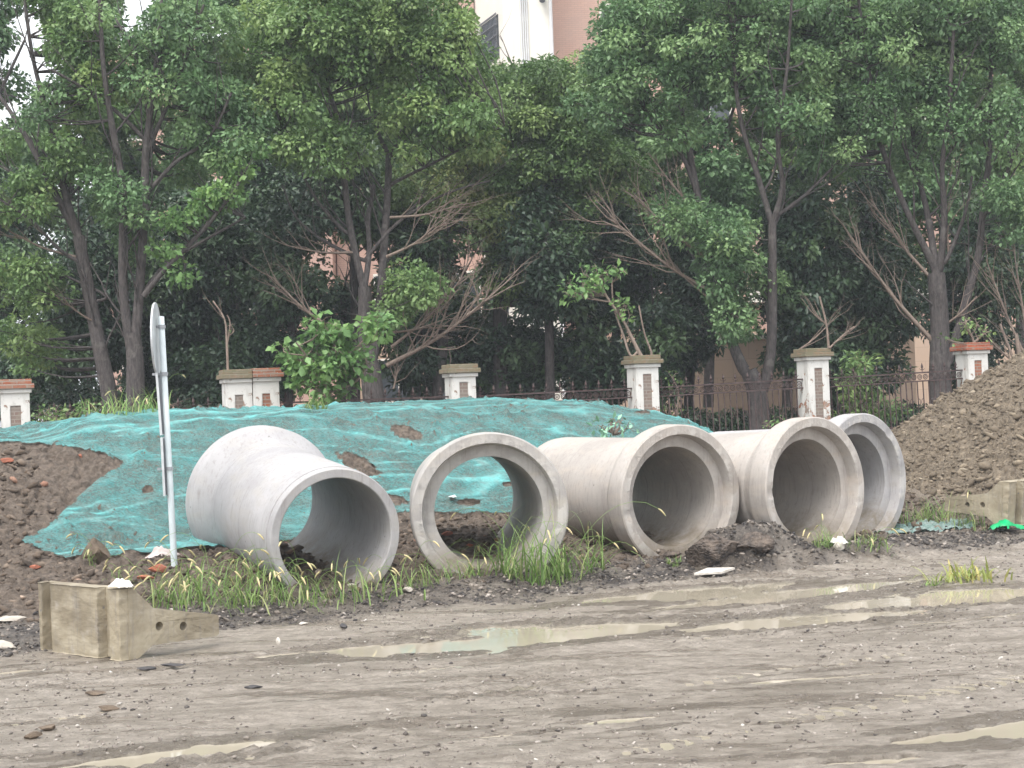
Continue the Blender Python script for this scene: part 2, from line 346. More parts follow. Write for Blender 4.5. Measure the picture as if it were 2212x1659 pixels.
def puddepth(t,n):
    z=np.zeros_like(t)
    wob=(fbm(t*1.3,n*3.5,91,4)-.5)+.35*(fbm(t*7,n*16,92,3)-.5)
    for (a,b,c,d,w,dep) in PUD:
        L2=(c-a)**2+(d-b)**2; k=np.clip(((t-a)*(c-a)+(n-b)*(d-b))/L2,0,1)
        dd=np.hypot((t-a-k*(c-a))*.6,n-b-k*(d-b)); ww=w*(.25+.85*np.sin(np.pi*np.clip(k,.06,.94))**.6)*(1+2.2*wob)
        z=np.maximum(z,dep*ss(1.15,.45,dd/ww))
    return z
def pile_h(x,y):
    r=np.hypot(x-PC[0],(y-PC[1])*.98); return 3.22-.585*r+.35*(fbm(x*.5,y*.5,31,3)-.5)
def macro(x,y):
    t,n=tn(x,y)
    w=(fbm(t*.35,n*.35,3,3)-.5)
    z=.30*ss(1.,3.7,n)+.80*ss(3.7,8.2,n)
    zc=.68+.10*ss(-2,5,t)-.30*ss(7,10.5,t)-.60*ss(10.2,12.6,t)+.06*np.sin(t*.8)+.16*(fbm(t*.5,t*0,8,3)-.5)
    foot=3.7+.9*w-.5*ss(-2,-6,t)
    m=ss(foot,7.4,n)*ss(11.5,8.0,n); z=z+m*zc*(1+.0*w)+.28*w*ss(3,5,n)
    # rough soil and berm beside the road on the left
    z=z+.16*ss(.6,1.6,n)*ss(3,0,t)*ss(3.9,2.6,n)+.10*ss(-.25,.5,n)*(.4+.9*fbm(t*.9,n*.9,5,3))*ss(15,12,t)
    # spoil heap against the third pipe, black rubble along the bank
    a=(x-2.42)*.88+(y-19.1)*.47; b=-(x-2.42)*.47+(y-19.1)*.88
    q=np.hypot(a/np.where(a<0,.62,1.05),b/.52); z=z+.34*ss(1.0,.3,q+.35*(fbm(x*4,y*4,77,4)-.5))
    a2=(x-3.6)*.88+(y-19.35)*.47; b2=-(x-3.6)*.47+(y-19.35)*.88
    z=z+.19*ss(1.,.3,np.hypot(a2/1.9,b2/.45)+.4*(fbm(x*5,y*5,78,4)-.5))
    z=np.maximum(z,pile_h(x,y)) ; return z
def masks(x,y):
    t,n=tn(x,y); j=(fbm(x*2.,y*2.,41,4)-.5)*1.2; j2=(fbm(x*5,y*5,44,3)-.5)
    pile=ss(-.12,.12,pile_h(x,y)-macro_np(x,y)+.1*j)
    soil=ss(.25,1.0,n+j)*(1-pile)
    grav=ss(-.75,-.25,n+.7*j)*ss(1.3,.5,n+.7*j)*ss(17,10,t)*(.55+.45*ss(-.2,.2,j2))
    far=ss(9.5,11,n)*(1-pile)
    return soil,pile,grav,far
def macro_np(x,y):
    t,n=tn(x,y); return .30*ss(1.,3.7,n)+.80*ss(3.7,8.2,n)
def detail(x,y):
    t,n=tn(x,y); soil,pile,grav,far=masks(x,y)
    road=(1-soil)*(1-pile)
    cl=facets(x,y,.26,1)*.35+facets(x+5,y,.13,2)*.5+lumps(x,y+3,.07,3)*.5+.05*(fbm(x*9,y*9,7,3)-.5)+.02
    clp=facets(x,y,.30,21)*.30+facets(x+5,y,.15,22)*.55+facets(x,y+3,.085,23)*.7+.10*(fbm(x*10,y*10,27,4)-.5)+.02
    z=soil*cl*(.45+.75*fbm(x*.8,y*.8,6,3))*(1-.6*far)+pile*clp*(.5+.7*fbm(x*.6,y*.6,16,3))
    z=z+grav*(1-soil)*(lumps(x,y,.07,31)*.7+lumps(x,y,.16,32,.1,.5)*.4)
    rut=.014*(fbm(t*.5,n*5.,51,4)-.5)+.012*(fbm(t*2.2,n*7.,52,4)-.5)+.010*(fbm(x*14,y*14,53,3)-.5)
    sc=lumps(t*.6,n,.15,61,.0,.42)*.20*(vn(x*1.5,y*1.5,63)>.45)+lumps(t*.7,n,.05,62,0,.5)*.22
    rid=ss(3,6,t)*(np.exp(-((n+.62+.12*np.sin(t*1.3))/.09)**2)+np.exp(-((n+1.35+.10*np.sin(t+1))/.10)**2)*.8)+np.exp(-((n+2.6+.2*np.sin(t*.6))/.12)**2)*.35+np.exp(-((n+4.4-.2*np.sin(t*.5))/.12)**2)*.35
    z=z+road*rid*(.055*fbm(t*5,n*9,55,4)+.6*facets(x,y,.07,56))
    ch=ss(.5,.7,fbm(t*.45,n*1.4,57,3)); z=z+road*ch*(facets(x,y,.09,58)*.28+.02*(fbm(x*16,y*16,59,3)-.5))
    for n0,w0 in ((-2.05,.16),(-3.75,.16),(-5.6,.18),(-6.9,.18)):
        dn=n-n0-.12*np.sin(t*.45+n0)-.05*(vn(t*.8,t*0,67)-.5); bnd=np.exp(-(dn/w0)**4)*ss(.3,.6,vn(t*.5,n*0+n0,68))
        z=z-road*bnd*(.007+.009*ss(-.3,.3,np.sin(2*np.pi*(t+np.abs(dn)*.6)/.15))); z=z+road*np.exp(-((np.abs(dn)-w0*1.25)/.05)**2)*.014*fbm(t*6,n*9,69,3)
    z=z+road*(rut+sc*(1-.6*grav)); 
    z=z-puddepth(t,n)*(1-soil)
    return z
def H(x,y):
    x=np.asarray(x,float);y=np.asarray(y,float); return macro(x,y)+detail(x,y)-.015
def h1(x,y): return float(H(np.array([x]),np.array([y]))[0])
def GT(u,v):
    d=ray(u,v); ys=np.arange(8,40,.02); x=d[0]/d[1]*ys; z=CAMH+d[2]/d[1]*ys; g=z-H(x,ys); k=np.argmax(g<0) if (g<0).any() else np.argmin(np.where(ys<27,g,9)); return x[k],ys[k]
def axis(lo,hi,st,far):
    a=np.arange(lo,hi+st/2,st); o=[];d=st;p=hi
    while p<far: d*=1.35; p+=d; o.append(p)
    b=[];d=st;p=lo
    while p>-far: d*=1.35; p-=d; b.append(p)
    return np.array(b[::-1]+list(a)+o)
gx=axis(-8.2,11.5,.034,600); gy=axis(8.,30.5,.036,600)
X,Y=np.meshgrid(gx,gy); Z=H(X,Y)
soil,pile,grav,far=masks(X,Y); t_,n_=tn(X,Y); wet=np.maximum(ss(.0,.02,puddepth(t_,n_)),.75*ss(.0,.03,puddepth(t_,n_+.34)+puddepth(t_,n_-.26)+puddepth(t_+.6,n_)+puddepth(t_-.6,n_))+0)*(1-soil)
nx,ny=len(gx),len(gy); idx=np.arange(nx*ny).reshape(ny,nx)
Fq=np.stack([idx[:-1,:-1],idx[:-1,1:],idx[1:,1:],idx[1:,:-1]],-1).reshape(-1,4)
g=mesh('ground',np.stack([X,Y,Z],-1).reshape(-1,3),Fq,M_GROUND,smooth=True,attrs=dict(soil=soil.ravel(),pile=pile.ravel(),gravel=(grav*(1-.7*soil)).ravel(),wet=wet.ravel()))
tag(g,kind='structure')
_sm=(np.maximum(soil,pile)[:-1,:-1].ravel()<.4); g.data.polygons.foreach_set('use_smooth',_sm)
# puddle water: one flat sheet at the level the ruts fill to
WL=-.030
wx=[-9,12];wyy=[6,26]
q=[xy(-9,-12),xy(18,-12),xy(18,-.1),xy(-9,-.1)]
w=mesh('puddle_water',[(a[0],a[1],WL) for a in q],[(0,1,2,3)],M_WATER); tag(w,kind='structure')

# loose stones and clods (countless): one object per ground type
def rocks(name,pts,sizes,mat,attrs_extra=None,flat=.7):
    ico=np.array([(0,0,1),(.894,0,.447),(.276,.851,.447),(-.724,.526,.447),(-.724,-.526,.447),(.276,-.851,.447),(.724,.526,-.447),(-.276,.851,-.447),(-.894,0,-.447),(-.276,-.851,-.447),(.724,-.526,-.447),(0,0,-1)])
    tri=np.array([(0,1,2),(0,2,3),(0,3,4),(0,4,5),(0,5,1),(1,6,2),(2,7,3),(3,8,4),(4,9,5),(5,10,1),(2,6,7),(3,7,8),(4,8,9),(5,9,10),(1,10,6),(6,11,7),(7,11,8),(8,11,9),(9,11,10),(10,11,6)])
    n=len(pts); v=ico[None]*(.7+.6*RNG.random((n,12,1))); a=RNG.random(n)*6.28
    v=v*np.stack([.8+.6*RNG.random(n),.8+.4*RNG.random(n),flat*(.6+.6*RNG.random(n))],-1)[:,None,:]
    c,s=np.cos(a)[:,None],np.sin(a)[:,None]; vx=v[...,0]*c-v[...,1]*s; vy=v[...,0]*s+v[...,1]*c
    tl=RNG.normal(0,.35,(n,1)); vz=v[...,2]*np.cos(tl)+vx*np.sin(tl)
    v=np.stack([vx,vy,vz],-1)*sizes[:,None,None]+pts[:,None,:]
    F=(tri[None]+(np.arange(n)*12)[:,None,None]).reshape(-1,3)
    r=np.repeat(RNG.random(n),12)
    at={'rnd':r}
    return mesh(name,v.reshape(-1,3),F,mat,attrs=at)
def m_rock(name,stops,rough=.8):
    m=MT(name); r=m.n('ShaderNodeValToRGB'); m.L.new(m.attr('rnd'),r.inputs[0]); e=r.color_ramp.elements
    e[0].position=stops[0][0];e[0].color=(*stops[0][1],1);e[1].position=stops[-1][0];e[1].color=(*stops[-1][1],1)
    for p,c in stops[1:-1]:
        k=e.new(p);k.color=(*c,1)
    m.bump(m.noise(50,4,.7),.7,.01); c=m.mix(m.mr(m.noise(30,4,.7),.4,.7,0,.5),r.outputs[0],(.1,.085,.07)); return m.done(c,rough,.35)
MR_G=m_rock('gravel_bits',[(0,(.03,.028,.03)),(.55,(.07,.06,.055)),(.8,(.2,.17,.14)),(.96,(.36,.31,.27)),(1,(.55,.5,.45))],.6)
MR_R=m_rock('road_grit',[(0,(.05,.045,.045)),(.3,(.13,.11,.095)),(.7,(.26,.225,.195)),(.93,(.40,.36,.32)),(1,(.6,.57,.52))],.6)
MR_S=m_rock('soil_bits',[(0,(.05,.037,.028)),(.7,(.13,.095,.07)),(.985,(.22,.17,.13)),(.992,(.35,.17,.11)),(1,(.45,.38,.3))],.9)
MR_P=m_rock('clay_bits',[(0,(.11,.085,.06)),(.6,(.20,.16,.115)),(.97,(.29,.235,.17)),(1,(.40,.34,.26))],.95)
def scatter(n,f,zo=0.):
    out=[]
    while sum(map(len,out))<n:
        t=RNG.uniform(-9,18,n*3);nn=RNG.uniform(-11,14,n*3); x=E0[0]+TD[0]*t+ND[0]*nn; y=E0[1]+TD[1]*t+ND[1]*nn
        k=RNG.random(n*3)<f(x,y,t,nn); k&=(x>-8)&(x<11.4)&(y>8.2)&(y<30)
        out.append(np.stack([x[k],y[k]],-1))
    p=np.concatenate(out)[:n]; return np.column_stack([p,H(p[:,0],p[:,1])+zo])
def fg(x,y,t,n): return masks(x,y)[2]*ss(1.5,.5,n)
p=scatter(9000,fg); o=rocks('gravel',p,.012+.022*RNG.random(len(p))**3,MR_G); tag(o,kind='stuff')
p=scatter(15000,lambda x,y,t,n:ss(.2,-.6,n)*(1-ss(.001,.01,puddepth(t,n)))*ss(.35,.7,vn(x*.7,y*.7,4)),.002); o=rocks('pebbles',p,.0035+.017*RNG.random(len(p))**5,MR_R); tag(o,kind='stuff')
p=scatter(7000,lambda x,y,t,n:masks(x,y)[0]*ss(8.5,7,n)*((t<0)|(n<4.6)))
_u,_v=proj(p[:,0],p[:,1],p[:,2]); p=p[~((polysd(_u,_v,NP)>-4))]; o=rocks('soil_clods',p,.018+.055*RNG.random(len(p))**3,MR_S); tag(o,kind='stuff')
p=scatter(9000,lambda x,y,t,n:masks(x,y)[1]*(y<29)); o=rocks('clay_clods',p,.010+.026*RNG.random(len(p))**2+.07*RNG.random(len(p))**12,MR_P); tag(o,kind='stuff')
# ---------------- teal dust net over the mound ----------------
def foldf(t,n):
    w=fbm(t*.35,n*.5,71,3)*3.2
    r=1-np.abs(2*vn(t*.30+2,n*2.2+w,72)-1); r2=1-np.abs(2*vn(t*.55+9,n*4.2-w,73)-1)
    sel=ss(.38,.62,fbm(t*.22,n*.45,74,3))
    f=np.clip(r**14*1.1+r2**16*.9,0,1)*sel
    return np.maximum(f, .8*(1-np.abs(2*vn(t*.4,n*5+w,75)-1))**6*ss(6.2,7.2,n))
tv=np.arange(-9,14.6,.04); nv=np.arange(2.6,9.4,.035)
T,N=np.meshgrid(tv,nv); X=E0[0]+TD[0]*T+ND[0]*N; Y=E0[1]+TD[1]*T+ND[1]*N
fo=foldf(T,N); base=macro(X,Y)
Zs=np.maximum(base+.05+.05*(fbm(X*2.2,Y*2.2,81,3)-.3),H(X,Y)+.012)+.032*fo+.030*(fbm(X*9,Y*9,82,4)-.5)
k=np.ones(3)/3
for _ in range(2): Zs[1:-1,1:-1]=np.maximum((Zs[:-2,1:-1]+Zs[2:,1:-1]+Zs[1:-1,:-2]+Zs[1:-1,2:]+2*Zs[1:-1,1:-1])/6, H(X,Y)[1:-1,1:-1]+.006)
u,v=proj(X,Y,Zs); sd=polysd(u,v,NP)+3*(fbm(u*.05,v*.05,83,3)-.5)*4
sd=np.where(N>7.3,np.minimum((8.9-N)*90,(12.9+.5*np.sin(N*3)-T)*90),sd); sd=np.where(T>12.2,np.minimum(sd,(13.1-T)*90),sd)
hole=ss(2.,-1.,sd)
for (a,b,rx,ry,al) in [(878,934,27,11,.25),(775,1002,42,13,.45),(850,1078,26,7,.2),(318,1057,8,6,0),(1013,1084,20,6,0),(1390,890,14,2.5,0),(1100,1045,10,4,0)]:
    dx,dy=u-a,v-b; p_=dx*math.cos(al)+dy*math.sin(al); q_=-dx*math.sin(al)+dy*math.cos(al)
    hole=np.maximum(hole,ss(1.25,.85,np.hypot(p_/rx,q_/ry)+.5*(vn(u*.15,v*.15,5)-.5)))
keep=(sd>-6); kf=keep[:-1,:-1]&keep[1:,1:]&keep[:-1,1:]&keep[1:,:-1]
idx=np.arange(T.size).reshape(T.shape); Fq=np.stack([idx[:-1,:-1],idx[:-1,1:],idx[1:,1:],idx[1:,:-1]],-1)[kf]
used=np.zeros(T.size,bool); used[Fq.ravel()]=True; rem=np.cumsum(used)-1
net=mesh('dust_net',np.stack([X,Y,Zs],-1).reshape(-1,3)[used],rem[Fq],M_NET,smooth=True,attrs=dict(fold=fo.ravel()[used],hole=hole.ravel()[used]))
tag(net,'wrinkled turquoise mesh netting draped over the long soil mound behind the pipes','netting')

# ---------------- concrete pipes ----------------
PL=2.62
M_COOL=m_conc('cool_pipe_concrete',(.42,.41,.415),(.33,.32,.325),(.38,.36,.34)); M_WARM=m_conc('warm_pipe_concrete',(.425,.39,.36),(.34,.31,.285),(.44,.385,.335))
def pipe_part(name,prof,parent,seed,mat,nseg=144):
    pr=[]
    for (a,b) in zip(prof[:-1],prof[1:]):
        d=math.hypot(b[0]-a[0],b[1]-a[1]); m=max(1,int(d/.09)); 
        for q in range(m): pr.append((a[0]+(b[0]-a[0])*q/m,a[1]+(b[1]-a[1])*q/m,a[2]+(b[2]-a[2])*q/m))
    pr.append(prof[-1]); pr=np.array(pr); m=len(pr); A=np.arange(nseg)*2*np.pi/nseg
    s=np.repeat(pr[:,0:1],nseg,1); r=np.repeat(pr[:,1:2],nseg,1); cr_=np.repeat(pr[:,2:3],nseg,1); AA=np.repeat(A[None],m,0)
    ca,sa=np.cos(AA),np.sin(AA)
    r=r+.004*(fbm(ca*1.5+5,sa*1.5+s,seed,3)-.5)*2
    # chipped rims
    chip=ss(.66,.8,fbm(ca*7+3,sa*7+9,seed+3,3))
    near=np.exp(-(s/.03)**2); s=s+near*.016*ss(.72,.85,fbm(ca*5+3,sa*5+9,seed+3,2))*(cr_>.3)
    x=r*ca; z=r*sa; V=np.stack([x,s,z],-1).reshape(-1,3)
    i=np.arange(m-1)[:,None]*nseg; k=np.arange(nseg)[None]; k2=(k+1)%nseg
    F=np.stack([i+k,i+k2,i+nseg+k2,i+nseg+k],-1).reshape(-1,4)
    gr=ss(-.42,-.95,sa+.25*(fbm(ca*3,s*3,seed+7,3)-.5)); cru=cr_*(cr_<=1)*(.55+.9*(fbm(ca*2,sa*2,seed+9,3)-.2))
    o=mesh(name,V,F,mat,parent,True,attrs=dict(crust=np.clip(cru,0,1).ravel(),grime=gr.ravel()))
    es=o.modifiers.new('edges','EDGE_SPLIT'); es.split_angle=math.radians(32); return o
def make_pipe(x,y,z,yaw,tilt,rev,seed,label):
    mat={5:M_COOL,25:M_CONC,45:M_WARM,65:M_WARM,85:M_COOL}[seed]
    t=thing('concrete_pipe',label,'pipe',group='concrete drain pipes lying beside the road')
    d=Vector((-math.sin(yaw)*math.cos(tilt),math.cos(yaw)*math.cos(tilt),math.sin(tilt)))
    p=Vector((x,y,z)); 
    if rev: p=p+d*PL; d=-d
    sx_=d.cross(Vector((0,0,1))).normalized(); up=sx_.cross(d)
    t.matrix_world=Matrix(((sx_.x,d.x,up.x,p.x),(sx_.y,d.y,up.y,p.y),(sx_.z,d.z,up.z,p.z),(0,0,0,1)))
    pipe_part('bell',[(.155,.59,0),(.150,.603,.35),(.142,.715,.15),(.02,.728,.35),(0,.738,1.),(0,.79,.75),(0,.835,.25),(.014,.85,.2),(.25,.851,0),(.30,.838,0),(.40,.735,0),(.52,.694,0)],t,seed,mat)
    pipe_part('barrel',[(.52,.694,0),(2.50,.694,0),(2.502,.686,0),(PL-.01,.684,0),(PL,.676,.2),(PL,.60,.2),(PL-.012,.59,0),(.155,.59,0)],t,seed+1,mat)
    return t
make_pipe(-1.816,16.85,.664,.446,.11,True,5,'pale concrete pipe on the left with its narrow plain end towards the road')
make_pipe(-.281,18.05,.783,.131,.01,False,25,'grey concrete pipe facing the road squarely with turquoise netting seen through it')
make_pipe(1.93,19.58,.775,.525,.006,False,45,'concrete pipe with a dark soil heap against the lower right of its mouth')
make_pipe(3.577,20.0,.803,.643,-.02,False,65,'concrete pipe with a chipped rim between the soil heap and the hindmost pipe')
make_pipe(4.46,21.42,.81,.70,-.02,False,85,'rightmost concrete pipe partly hidden behind its neighbour')

# ---------------- precast concrete blocks ----------------
def disc_poly(prof,holes,th,n=20):
    """web plate: extrude polygon with round holes, thickness th along +Y; profile in XZ"""
    from mathutils.geometry import tessellate_polygon
    loops=[[Vector((a,b,0)) for a,b in prof]]
    for (hx,hz,r) in holes: loops.append([Vector((hx+r*math.cos(-2*math.pi*k/n),hz+r*math.sin(-2*math.pi*k/n),0)) for k in range(n)])
    tr=tessellate_polygon(loops); fl=[p for l in loops for p in l]; V=[(p.x,0,p.y) for p in fl]+[(p.x,th,p.y) for p in fl]; m=len(fl)
    F=[tuple(a) for a in tr]+[tuple(i+m for i in a[::-1]) for a in tr]
    b=0
    for l in loops:
        k=len(l)
        for i in range(k): F.append((b+i,b+(i+1)%k,b+(i+1)%k+m,b+i+m))
        b+=k
    return V,F
WEB=[(0.07,0),(.15,0),(.29,.09),(.92,.085),(.945,.10),(.945,.25),(.93,.262),(.31,.385),(.13,.555),(.07,.57)]
def make_block(loc,wdir,edir,label,ln=1.38,lean=0.):
    t=thing('concrete_block',label,'concrete block',group='precast concrete blocks')
    w=Vector((*wdir,0)).normalized(); e=Vector((*edir,0)).normalized()
    t.matrix_world=Matrix(((w.x,e.x,0,loc[0]),(w.y,e.y,0,loc[1]),(w.z,e.z,1,loc[2]),(0,0,0,1)))@Matrix.Rotation(lean,4,'Y')
    def part(name,mb,seed):
        o=mb if isinstance(mb,bpy.types.Object) else mb.build(name,M_BLOCK,t)
        me=o.data; 
        mo=o.modifiers.new('bevel','BEVEL'); mo.width=.008; mo.segments=2; mo.limit_method='ANGLE'
        su=o.modifiers.new('fine','SUBSURF'); su.subdivision_type='SIMPLE'; su.levels=su.render_levels=4
        tx=bpy.data.textures.get('broken_concrete') or bpy.data.textures.new('broken_concrete','CLOUDS'); tx.noise_scale=.055; tx.noise_depth=4
        dm=o.modifiers.new('wear','DISPLACE'); dm.texture=tx; dm.strength=.009; dm.mid_level=.5; dm.texture_coords='LOCAL'
        return o
    b=MB(); H_=.57
    b.box(.07,.13,0.,ln,0,H_)
    # raised strips and the coarse centre panel on the outer face
    b2=MB()
    def strip(y0,y1,x0,ch):
        n=14
        V=[];F=[]
        for i in range(n+1):
            z=H_*i/n
            j0=(random.random()-.5)*ch; j1=(random.random()-.5)*ch
            V+=[(.071,y0,z),(x0+abs(j0)*.5,y0+.012+j0,z),(x0+abs(j1)*.5,y1-.012+j1,z),(.071,y1,z)]
        for i in range(n):
            for k in range(3): F.append((4*i+k,4*i+k+1,4*i+5+k,4*i+4+k))
        F.append((0,1,2,3)); F.append((4*n+3,4*n+2,4*n+1,4*n)); b2.add(V,F)
    strip(0.002,.19*ln/1.38,-.012,.014); strip(.31,1.03,-.018,.012); strip(1.17,ln-.002,-.012,.014)
    part('base_slab',b,1); part('raised_panel',b2,2)
    V,F=disc_poly(WEB,[(.357,.235,.037),(.59,.208,.037)],.10)
    V=[(a,b_+.004 if 0 else b_-.003,c) for a,b_,c in V]
    o=mesh('web_plate',V,F,M_BLOCK,t); part('web_plate',o,3)
    V=[(a+.002,b_+ln-.10,c) for a,b_,c in V]; o=mesh('web_plate',V,F,M_BLOCK,t); part('web_plate',o,4)
    return t
B1=(-3.18,13.4,-.01)
make_block(B1,(.69,.72),(-.72,.69),'weathered beige concrete block with two round holes in front of the sign post',1.24)
g2=P(2172,1134,21.5); make_block((g2.x,g2.y,g2.z-.02),(-.66,.75),(.80,.60),'beige concrete block at the right edge in front of the clay pile',1.38,-.10)

# ---------------- road sign seen edge-on ----------------
YS=17.35; pb=P(381,1304,YS); ptp=P(348,684,YS)
rs=thing('road_sign','white steel sign post with a round and two long plates seen from their edge','sign',pb)
b=MB(); off=ptp-pb; b.tube([Vector((0,0,-.3)),Vector((0,0,0)),off*.5,off,off+Vector((0,0,.004))],[.034,.034,.032,.031,.02],16); b.build('pole',M_METALP,rs,True)
def lerp(k): return off*k
ax=Vector((-.075,1,0)).normalized(); nrm=Vector((-1,-.075,0)).normalized()
def plate_round(c,r,th=.004):
    b=MB(); M=Matrix(((ax.x,0,nrm.x,c.x),(ax.y,0,nrm.y,c.y),(0,1,0,c.z),(0,0,0,1)))
    b.lathe([(r-.012,-.012),(r,-.012),(r,.004),(r-.004,.008)],48,M); o=b.build('round_plate',M_ALU,rs); return o
cz=P(337,731,YS)-pb; plate_round(Vector((cz.x-.01,cz.y+.05,cz.z)),.375)
def plate_rect(u0,v0,u1,v1,w=.42):
    a=P(u0,v0,YS)-pb; c=P(u1,v1,YS)-pb; b=MB()
    ctr=(a+c)/2; h=(a-c).length/2; up=(a-c).normalized()
    M=Matrix(((ax.x,up.x,nrm.x,ctr.x),(ax.y,up.y,nrm.y,ctr.y+.12),(ax.z,up.z,nrm.z,ctr.z),(0,0,0,1)))
    b.box(-w/2,w/2,-h,h,-.002,.004,M); 
    b.box(-w/2,-w/2+.006,-h,h,-.020,-.0025,M); b.box(w/2-.006,w/2,-h,h,-.020,-.0025,M)
    o=b.build('rectangular_plate',M_ALU,rs)
    c2=MB()
    for xx in (-.11,.02): c2.box(xx,xx+.04,-h*.97,h*.97,-.030,-.0026,M)
    c2.build('back_channel',M_ALUD,o)
plate_rect(337,805,347,940); plate_rect(347.5,945,354,1071)
for k in (.965,.80,.47): 
    b=MB(); c=lerp(k); b.tube([c+Vector((0,0,-.018)),c+Vector((0,0,.018))],[.041,.041],16); b.box(c.x-.12,c.x-.03,c.y-.02,c.y+.02,c.z-.012,c.z+.012)
    b.build('clamp',M_ALUD,rs)

# ---------------- small debris ----------------
def chunk(name,label,cat,u,v,size,mat,zoff=0.,dim=(1,1,.6),rz=0.,tilt=0.,n=3,sharp=.55,group=None,z0=None):
    """irregular broken lump"""
    x,y=GT(u,v); hh=h1(x,y)
    import bmesh
    bm=bmesh.new(); bmesh.ops.create_icosphere(bm,subdivisions=n,radius=1.)
    r=random.Random(int(u*7+v)); pl=[(Vector((r.uniform(-1,1),r.uniform(-1,1),r.uniform(-1,1))).normalized(),r.uniform(1-sharp,.9)) for _ in range(14)]
    for vt in bm.verts:
        for nn_,dd in pl:
            q=vt.co.dot(nn_)
            if q>dd: vt.co-=nn_*(q-dd)
        vt.co=Vector((vt.co.x*dim[0],vt.co.y*dim[1],vt.co.z*dim[2]))*size*(1+r.uniform(-.045,.045))
    me=bpy.data.meshes.new(name); bm.to_mesh(me); bm.free(); me.materials.append(mat)
    o=bpy.data.objects.new(name,me); COL.objects.link(o); o.location=(x,y,hh+zoff+size*dim[2]*.45); o.rotation_euler=(tilt,0,rz)
    return tag(o,label,cat,group)
M_PALE=plain('pale_stone',(.50,.45,.39),(.40,.36,.31),9,.85); M_WHITE=plain('white_mortar',(.66,.62,.56),(.48,.44,.38),12,.8)
M_BLK=plain('black_lump',(.03,.03,.034),(.06,.055,.055),12,.6); M_REDB=plain('broken_brick',(.42,.14,.08),(.30,.12,.08),12,.9)
M_BROWN=plain('brown_lump',(.10,.075,.055),(.17,.13,.095),12,.9,bs=25,bst=.8,bd=.02); M_ASPH=plain('asphalt_lump',(.05,.042,.038),(.17,.135,.11),9,.85,bs=18,bst=1.,bd=.05)
chunk('stone','pale rounded stone in the grass between the first two pipes','stone',878,1281,.065,M_PALE)
chunk('stone','small white pear-shaped stone on the gravel right of the concrete block','stone',600,1392,.038,M_WHITE,dim=(.6,.6,1.3))
chunk('stone','flat cream stone lying on the dark gravel bank','stone',654,1349,.05,M_WHITE,dim=(1,.8,.4))
chunk('stone','cream fragment beside the gravel below the first pipe','stone',762,1268,.045,M_PALE,dim=(1.2,.6,.5))
chunk('rock_lump','black asphalt lump on the edge of the gravel','lump',742,1357,.05,M_BLK)
chunk('rubble_slab','broken white slab half buried at the left edge','slab',12,1402,.12,M_PALE,dim=(1.3,.7,.4),rz=-.4)
chunk('rubble_slab','grey slab fragment tilted in the soil left of the block','slab',24,1338,.12,M_PALE,dim=(1.3,.6,.25),rz=.5,tilt=.3)
chunk('brick','orange brick half lying behind the foot of the sign post','brick',347,1238,.12,M_REDB,dim=(1,.6,.45),rz=.2)
chunk('brick','flat red brick shard left of the sign post foot','brick',318,1250,.09,M_REDB,dim=(1.2,.5,.3))
chunk('brick','small red brick shard on the soil above the concrete block','brick',76,1231,.055,M_REDB,dim=(1.2,.7,.5))
chunk('brick','orange plastic-like shard high on the bare soil','shard',174,994,.05,M_REDB,dim=(.7,.5,1.1),z0=1.2)
chunk('brick','pale orange brick flake near the left edge on the bare soil','shard',10,998,.09,M_REDB,dim=(1.3,.6,.4),z0=1.2)
chunk('brick','red brick piece seen through the second pipe','brick',1122//1*1.0 if 0 else 966,1158,.07,M_REDB,dim=(1.2,.7,.5),z0=.3)
chunk('brick','brown brick piece seen low through the second pipe','brick',1014,1182,.06,M_REDB,dim=(1,.7,.6),z0=.25)
chunk('soil_lump','standing clod of brown earth at the lower left edge of the netting','clod',210,1215,.20,M_BROWN,dim=(.75,.6,1.),z0=.3)
chunk('asphalt_chunk','big dark brown lump of earth and asphalt before the third pipe','lump',1548,1192,.36,M_ASPH,dim=(1.15,.6,.62),rz=.35,n=5,sharp=.4,zoff=-.10)
chunk('asphalt_chunk','small dark lump at the mouth of the third pipe','lump',1450,1203,.10,M_ASPH,dim=(1.2,.7,.6))
chunk('asphalt_chunk','dark rounded lump right of the biggest one on the heap','lump',1622,1178,.24,M_ASPH,dim=(1.1,.7,.6),n=4,zoff=-.06)
for i,(u_,v_,s_) in enumerate([(312,1446,.045),(372,1440,.05),(540,1487,.05),(590,1540,.06),(500,1460,.05),(600,1580,.05)]):
    pass
chunk('mud_clod','brown mud clod on the road near the lower left corner','clod',70,1595,.05,M_BROWN,dim=(1.3,1,.6))
chunk('mud_clod','ragged brown clod above the lower left puddle','clod',105,1578,.05,M_BROWN,dim=(1.4,1,.7))
chunk('mud_clod','pair-like wide mud clod left of centre on the road','clod',235,1535,.055,M_BROWN,dim=(1.8,1,.6))
chunk('mud_clod','flat mud clod on the road below the concrete block','clod',205,1503,.045,M_BROWN,dim=(1.9,1,.5))
chunk('asphalt_chunk','flat black flake just below the concrete block','lump',318,1449,.045,M_BLK,dim=(1.9,1,.4))
chunk('asphalt_chunk','long black flake on the road right of the block','lump',372,1442,.05,M_BLK,dim=(2.2,1,.3))
chunk('asphalt_chunk','black crumb on the open road left of the middle','lump',548,1487,.035,M_BLK,dim=(2.,1,.6))
chunk('stone','pale lump among the rubble at the foot of the fourth pipe','stone',1810,1186,.075,M_WHITE,dim=(1.1,.8,.8),z0=.05)
